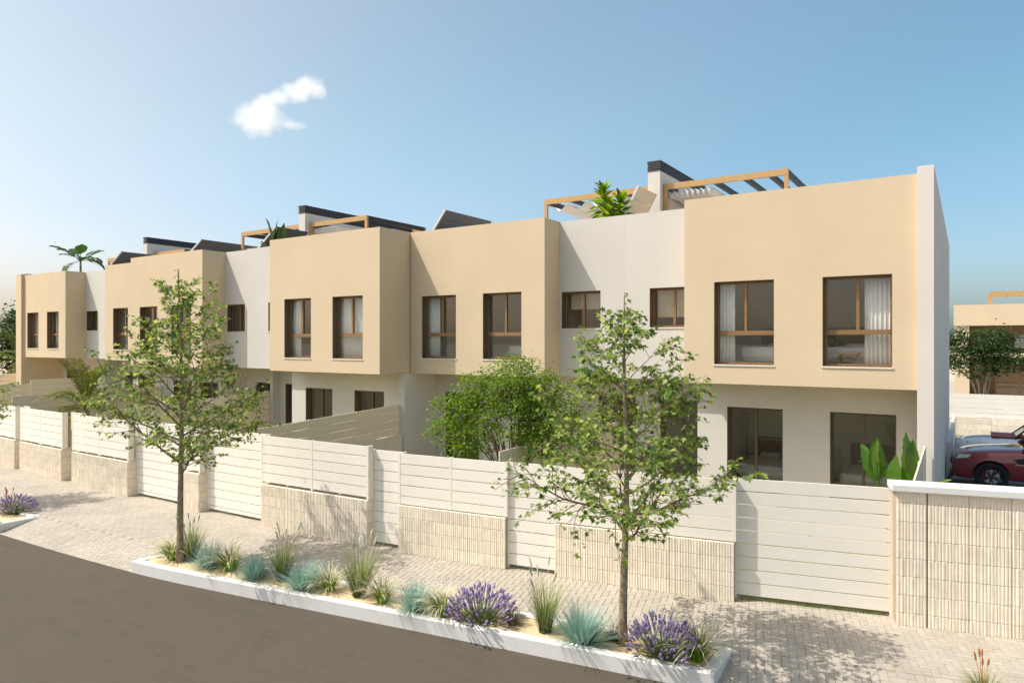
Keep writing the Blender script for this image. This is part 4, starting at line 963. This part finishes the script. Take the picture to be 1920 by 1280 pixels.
w = box('window', 'bronze', B, 1.4, 5, 52.1, 52.19, .62, 2.9); box('pane', 'window_glass', w, 1.5, 2.6, 52.05, 52.09, .7, 2.8); box('pane', 'window_glass', w, 2.7, 4.9, 52.05, 52.09, .7, 2.8)
w = box('window', 'sill_white', B, 2.4, 4, 52.1, 52.19, 3.6, 4.5); box('pane', 'lamp_glass', w, 2.46, 3.94, 52.05, 52.09, 3.75, 4.45)
for i in range(24): box('baluster', 'dark_beam', B, -.4 + i * .3, -.385 + i * .3, 50.62, 50.635, 3.3, 4.2)
box('railing', 'dark_beam', B, -.5, 7, 50.61, 50.645, 4.2, 4.24)
t = thing('pergola', (4, 52, 6.2), 'small gold pergola on the roof of the background house', 'pergola')
box('front_beam', 'gold_beam', t, 1.1, 9, 51, 51.15, 6.83, 7.0); box('back_beam', 'gold_beam', t, 1.1, 9, 54, 54.15, 6.83, 7.0)
for y in (51.01, 54.01): box('post', 'gold_beam', t, 1.1, 1.25, y, y + .13, 6.0, 6.83)
for i in range(7): box('rafter', 'gold_beam', t, 1.15 + i * .75, 1.27 + i * .75, 51.15, 54, 6.84, 6.95)
def chair(x, y, z, lab):
    t = thing('terrace_chair', (x, y, z), lab, 'chair', 'pale chairs on the background terrace')
    box('seat', 'chair_yellow', t, x - .24, x + .24, y - .24, y + .24, z + .42, z + .47); box('backrest', 'chair_yellow', t, x - .24, x + .24, y - .26, y - .22, z + .6, z + 1.0)
    for a in (-.22, .2):
        for b in (-.24, .2): box('leg', 'chair_yellow', t, x + a, x + a + .03, y + b, y + b + .03, z, z + (.42 if b > 0 else .6))
chair(-.3, 36.6, .62, 'pale yellow terrace chair next to the white end pillar'); chair(.5, 36.8, .62, 'pale yellow terrace chair below the dark tree stems'); chair(1.55, 36.5, .62, 'pale yellow terrace chair near the right edge')
# slabs beside the house
sl = thing('slab_path', (0, 24, 0), 'grey paving slabs between the white end wall and the parked cars', 'paving')
sl["kind"] = "structure"
for i in range(14): box('slab', 'grey_slab', sl, -.40, 2.4, 19.5 + i * 1.1, 20.57 + i * 1.1, -.011, .002 + .002 * (i % 2), bevel=.006)

# ------------------------------------------------------------------ cars
def loft(stations, prof, name):
    """stations: (x, halfwidth, z_bottom, z_top); prof: list of (y fraction, z fraction) from sill to centre line"""
    k = len(prof); v = []; f = []
    for (x, w, zb, zt, crown) in stations:
        row = [(x, -w * a, zb + (zt - zb) * c + crown * (1 - a) * (c > .9)) for a, c in prof]
        v += row + [(p[0], -p[1], p[2]) for p in row[::-1]]
    m = 2 * k
    for i in range(len(stations) - 1):
        for j in range(m): f.append((i * m + j, i * m + (j + 1) % m, (i + 1) * m + (j + 1) % m, (i + 1) * m + j))
    f += [tuple(range(m))[::-1], tuple((len(stations) - 1) * m + j for j in range(m))]
    return v, f
def make_car(name, lab, paint, st, prof, wheels, wr, loc, open_top):
    t = bpy.data.objects.new(name, None); COL.objects.link(t); WORG[t] = Vector((0, 0, 0)); tag(t, lab, 'car')
    v, f = loft(st, prof, 'body'); body = link('body', fast_mesh('body', v, f, True), paint, t)
    ss = body.modifiers.new('sub', 'SUBSURF'); ss.levels = ss.render_levels = 2
    hw = max(s[1] for s in st)
    cut = MB()
    for wx in wheels:
        for s in (-1, 1): cut.tube([(wx, s * (hw + .15), wr), (wx, s * (hw - .32), wr)], wr + .065, 32)
    if open_top: cut.box(1.75, 3.25, -.62, .62, .62, 1.4)
    co = link('cut', cut.mesh('cut'), None); bo = body.modifiers.new('arch', 'BOOLEAN'); bo.operation = 'DIFFERENCE'; bo.object = co; bo.solver = 'EXACT'
    dg = bpy.context.evaluated_depsgraph_get(); me = bpy.data.meshes.new_from_object(body.evaluated_get(dg)); body.modifiers.clear(); body.data = me
    me.materials.clear(); me.materials.append(MATS[paint]); me.polygons.foreach_set('material_index', [0] * len(me.polygons)); bpy.data.objects.remove(co)
    me.set_sharp_from_angle(angle=R(38))
    for wx in wheels:
        for s in (-1, 1):
            y = s * (hw - .13); tw = .12
            w = MB(); n = 36; pr = [(wr * .70, -tw * .9), (wr * .92, -tw), (wr, -tw * .7), (wr, tw * .7), (wr * .92, tw), (wr * .70, tw * .9)]
            for r_, o_ in pr: w.v += [(wx + r_ * math.cos(2 * math.pi * i / n), y + o_, wr + r_ * math.sin(2 * math.pi * i / n)) for i in range(n)]
            for a in range(len(pr)):
                b = (a + 1) % len(pr)
                for i in range(n): w.f.append((a * n + i, a * n + (i + 1) % n, b * n + (i + 1) % n, b * n + i))
            wo_ = w.build('wheel', 'tyre', t, smooth=True, local=True)
            rim = MB().tube([(wx, y + s * .085, wr), (wx, y - s * .06, wr)], [wr * .71, wr * .66], 36, cap=False); rim.tube([(wx, y + s * .1, wr), (wx, y + s * .05, wr)], wr * .13, 14)
            for q in range(10):
                a = q * math.pi / 5 + (.12 if q % 2 else -.12); rim.beam((wx, y + s * .08, wr), (wx + math.cos(a) * wr * .69, y + s * .085, wr + math.sin(a) * wr * .69), .035, .03)
            rim.build('rim', 'rim', wo_, local=True)
            MB().tube([(wx, y, wr), (wx, y - s * .03, wr)], wr * .5, 24).build('brake_disc', 'chrome', wo_, local=True)
            MB().box(wx - wr * .55, wx - wr * .3, y - .015, y + .03, wr - .1, wr + .1).build('brake_caliper', 'red_leather', wo_, local=True)
    return t
# profile of the body side, sill to roof line of the lower body
PROF = [(.84, 0), (.94, .06), (1.0, .30), (1.0, .58), (.965, .80), (.90, .94), (.72, 1.0), (.35, 1.0), (.02, 1.0)]
suv = make_car('suv_car', 'dark red sport utility car parked beside the white end wall', 'red_paint',
    [(.02, .55, .34, .70, 0), (.04, .72, .30, .78, 0), (.12, .84, .27, .90, .01), (.30, .93, .26, .98, .03), (.6, .97, .26, 1.04, .05), (1.0, .985, .27, 1.09, .05), (1.5, .99, .28, 1.14, .03), (1.75, .99, .28, 1.16, .01), (2.6, .99, .28, 1.17, 0), (3.8, .99, .28, 1.19, 0), (4.5, .96, .30, 1.19, 0), (4.78, .88, .36, 1.12, 0), (4.84, .75, .42, 1.0, 0)],
    PROF, (.93, 3.85), .385, None, False)
def cab(t, pts, m, name, w0, w1, z0):
    """greenhouse: side outline pts (x,z); half widths at belt w0 and at roof w1"""
    zt = max(z for x, z in pts); mb = MB(); n = len(pts)
    wd = lambda z: w0 + (w1 - w0) * (z - z0) / (zt - z0)
    mb.v = [(x, -wd(z), z) for x, z in pts] + [(x, wd(z), z) for x, z in pts]
    mb.f = [tuple(range(n))] + [tuple(range(2 * n - 1, n - 1, -1))] + [(i, n + i, n + (i + 1) % n, (i + 1) % n) for i in range(n)]
    return mb.build(name, m, t, local=True)
cab(suv, [(1.62, 1.14), (2.35, 1.68), (2.5, 1.70), (3.9, 1.69), (4.5, 1.50), (4.75, 1.17)], 'car_glass', 'windows', .91, .70, 1.14)
cab(suv, [(2.28, 1.665), (2.42, 1.76), (3.2, 1.79), (4.1, 1.755), (4.62, 1.60), (4.55, 1.52), (4.0, 1.685)], 'red_paint', 'roof', .745, .68, 1.665)
for s in (-1, 1):
    MB().beam((1.6, s * .90, 1.15), (2.36, s * .735, 1.69), .07, .05).build('pillar', 'red_paint', suv, local=True)
    for x in (3.0, 4.0): MB().beam((x, s * .925, 1.15), (x - .05, s * .725, 1.69), .09, .03).build('pillar', 'black_trim', suv, local=True)
    MB().beam((1.62, s * .935, 1.165), (4.7, s * .925, 1.19), .03, .02).build('window_trim', 'black_trim', suv, local=True)
    hl = MB(); hl.hexa([(.10, s * .60, .80), (.13, s * .83, .80), (.42, s * .945, .86), (.36, s * .80, .86), (.17, s * .58, .90), (.22, s * .80, .925), (.50, s * .925, .945), (.42, s * .80, .96)]); hl.build('headlight', 'lamp_glass', suv, local=True, bevel=.015)
    mi = MB(); mi.box(1.78, 1.98, s * 1.0 - .10 * (s < 0), s * 1.0 + .10 * (s > 0) + .0, 1.15, 1.30); mi.build('mirror', 'red_paint', suv, local=True, bevel=.04)
    MB().hexa([(1.42, s * 1.003, .90), (1.52, s * 1.003, .80), (1.70, s * 1.003, .80), (1.70, s * 1.003, .96), (1.42, s * .98, .90), (1.52, s * .98, .80), (1.70, s * .98, .80), (1.70, s * .98, .96)]).build('side_vent', 'black_trim', suv, local=True)
    MB().box(1.735, 1.743, min(s * 1.0, s * .985), max(s * 1.0, s * .985), .40, 1.13).build('door_gap', 'black_trim', suv, local=True)
    MB().beam((1.45, s * .998, .77), (3.3, s * .998, .76), .012, .03).build('trim_strip', 'chrome', suv, local=True)
    MB().hexa([(.06, s * .55, .38), (.16, s * .86, .38), (.22, s * .88, .62), (.09, s * .60, .62), (.10, s * .55, .38), (.22, s * .84, .38), (.26, s * .85, .62), (.15, s * .60, .62)]).build('air_intake', 'black_trim', suv, local=True)
MB().box(.005, .06, -.5, .5, .62, .78).build('grille', 'black_trim', suv, local=True); MB().beam((.02, -.62, .30), (.02, .62, .30), .1, .08).build('splitter', 'black_trim', suv, local=True)
suv.location = (-.40, 23.45, 0); suv.rotation_euler.z = 0
conv = make_car('convertible_car', 'white open-top car with red interior parked behind the red car', 'white_paint',
    [(.02, .50, .38, .66, 0), (.05, .68, .33, .76, 0), (.18, .80, .28, .86, .02), (.45, .86, .26, .93, .03), (1.0, .89, .25, .97, .03), (1.6, .90, .25, 1.0, .01), (2.4, .90, .25, .99, 0), (3.3, .90, .26, 1.0, .01), (4.1, .87, .30, .98, .02), (4.42, .78, .36, .90, 0), (4.48, .62, .44, .80, 0)],
    PROF, (.85, 3.5), .33, None, True)
cb = MB().box(1.76, 3.24, -.61, .61, .55, .63); cb.build('cabin_floor', 'red_leather', conv, local=True)
MB().box(1.5, 1.80, -.62, .62, .98, 1.06).build('dashboard', 'red_leather', conv, local=True, bevel=.03)
MB().box(.95, 1.5, -.66, .66, 1.0, 1.03).build('bonnet_cover', 'red_leather', conv, local=True, bevel=.02)
for s in (-1, 1):
    MB().hexa([(2.5, s * .34 - .24, .63), (2.95, s * .34 - .24, .63), (2.95, s * .34 + .24, .63), (2.5, s * .34 + .24, .63), (2.75, s * .34 - .22, 1.22), (2.95, s * .34 - .22, 1.22), (2.95, s * .34 + .22, 1.22), (2.75, s * .34 + .22, 1.22)]).build('seat', 'red_leather', conv, local=True, bevel=.05)
    MB().hexa([(.06, s * .44, .66), (.10, s * .66, .66), (.30, s * .80, .70), (.3, s * .6, .70), (.10, s * .44, .80), (.15, s * .66, .81), (.36, s * .80, .84), (.3, s * .6, .84)]).build('headlight', 'lamp_glass', conv, local=True, bevel=.015)
MB().hexa([(1.52, -.70, 1.0), (1.56, -.70, 1.0), (1.56, .70, 1.0), (1.52, .70, 1.0), (1.90, -.58, 1.34), (1.92, -.58, 1.34), (1.92, .58, 1.34), (1.90, .58, 1.34)]).build('windscreen', 'car_glass', conv, local=True)
for s in (-1, 1): MB().beam((1.53, s * .70, 1.0), (1.91, s * .58, 1.35), .05, .04).build('windscreen_pillar', 'black_trim', conv, local=True)
MB().beam((1.91, -.58, 1.35), (1.91, .58, 1.35), .05, .04).build('windscreen_header', 'black_trim', conv, local=True)
conv.location = (-.32, 27.2, 0)

# ------------------------------------------------------------------ cloud
def cloud():
    m, n, out = nodes('cloud_vapour'); vol = N(n, "ShaderNodeVolumePrincipled"); n.links.new(vol.outputs[0], out.inputs['Volume'])
    vol.inputs['Color'].default_value = (1, 1, 1, 1); vol.inputs['Anisotropy'].default_value = 0.3
    tc = N(n, "ShaderNodeTexCoord"); acc = None
    for (c, r) in [((-8.5, 0, -5.5), (9.5, 8, 6.5)), ((-7.0, 0, -1.5), (6, 6, 5.5)), ((-2.0, 0, 3.0), (4.5, 4, 3.2)), ((4.0, 0, 5.2), (6, 5, 4)), ((8.0, 0, 8.0), (6, 5, 4.5)), ((10.8, 0, 6.5), (4, 4, 4)), ((1.5, 0, -6.5), (6, 4, 1.8))]:
        mp = N(n, "ShaderNodeVectorMath", operation='SUBTRACT'); mp.inputs[1].default_value = c; n.links.new(tc.outputs['Object'], mp.inputs[0])
        dv = N(n, "ShaderNodeVectorMath", operation='DIVIDE'); dv.inputs[1].default_value = r; n.links.new(mp.outputs[0], dv.inputs[0])
        ln = N(n, "ShaderNodeVectorMath", operation='LENGTH'); n.links.new(dv.outputs[0], ln.inputs[0])
        if acc is None: acc = ln.outputs['Value']
        else:
            mn = N(n, "ShaderNodeMath", operation='SMOOTH_MIN'); mn.inputs[2].default_value = .25; n.links.new(acc, mn.inputs[0]); n.links.new(ln.outputs['Value'], mn.inputs[1]); acc = mn.outputs[0]
    t = noise(n, .2, 7, 'Object', .62)
    ad = N(n, "ShaderNodeMath", operation='MULTIPLY_ADD'); ad.inputs[1].default_value = 1.55; n.links.new(t.outputs[0], ad.inputs[0]); n.links.new(acc, ad.inputs[2])
    mr = N(n, "ShaderNodeMapRange"); mr.inputs[1].default_value = 1.78; mr.inputs[2].default_value = 0.85; mr.inputs[3].default_value = 0; mr.inputs[4].default_value = .22
    n.links.new(ad.outputs[0], mr.inputs[0]); n.links.new(mr.outputs[0], vol.inputs['Density'])
    bm = bmesh.new(); bmesh.ops.create_icosphere(bm, subdivisions=3, radius=1); me = bpy.data.meshes.new('cloud'); bm.to_mesh(me); bm.free()
    me.transform(Matrix.Diagonal((24, 12, 19, 1)))
    o = link('cloud', me, 'cloud_vapour', None, (-205, 164.6, 88.3)); o.rotation_euler.z = R(51.2)
    tag(o, 'small white cloud in the blue sky above the middle of the terrace', 'cloud')
cloud()
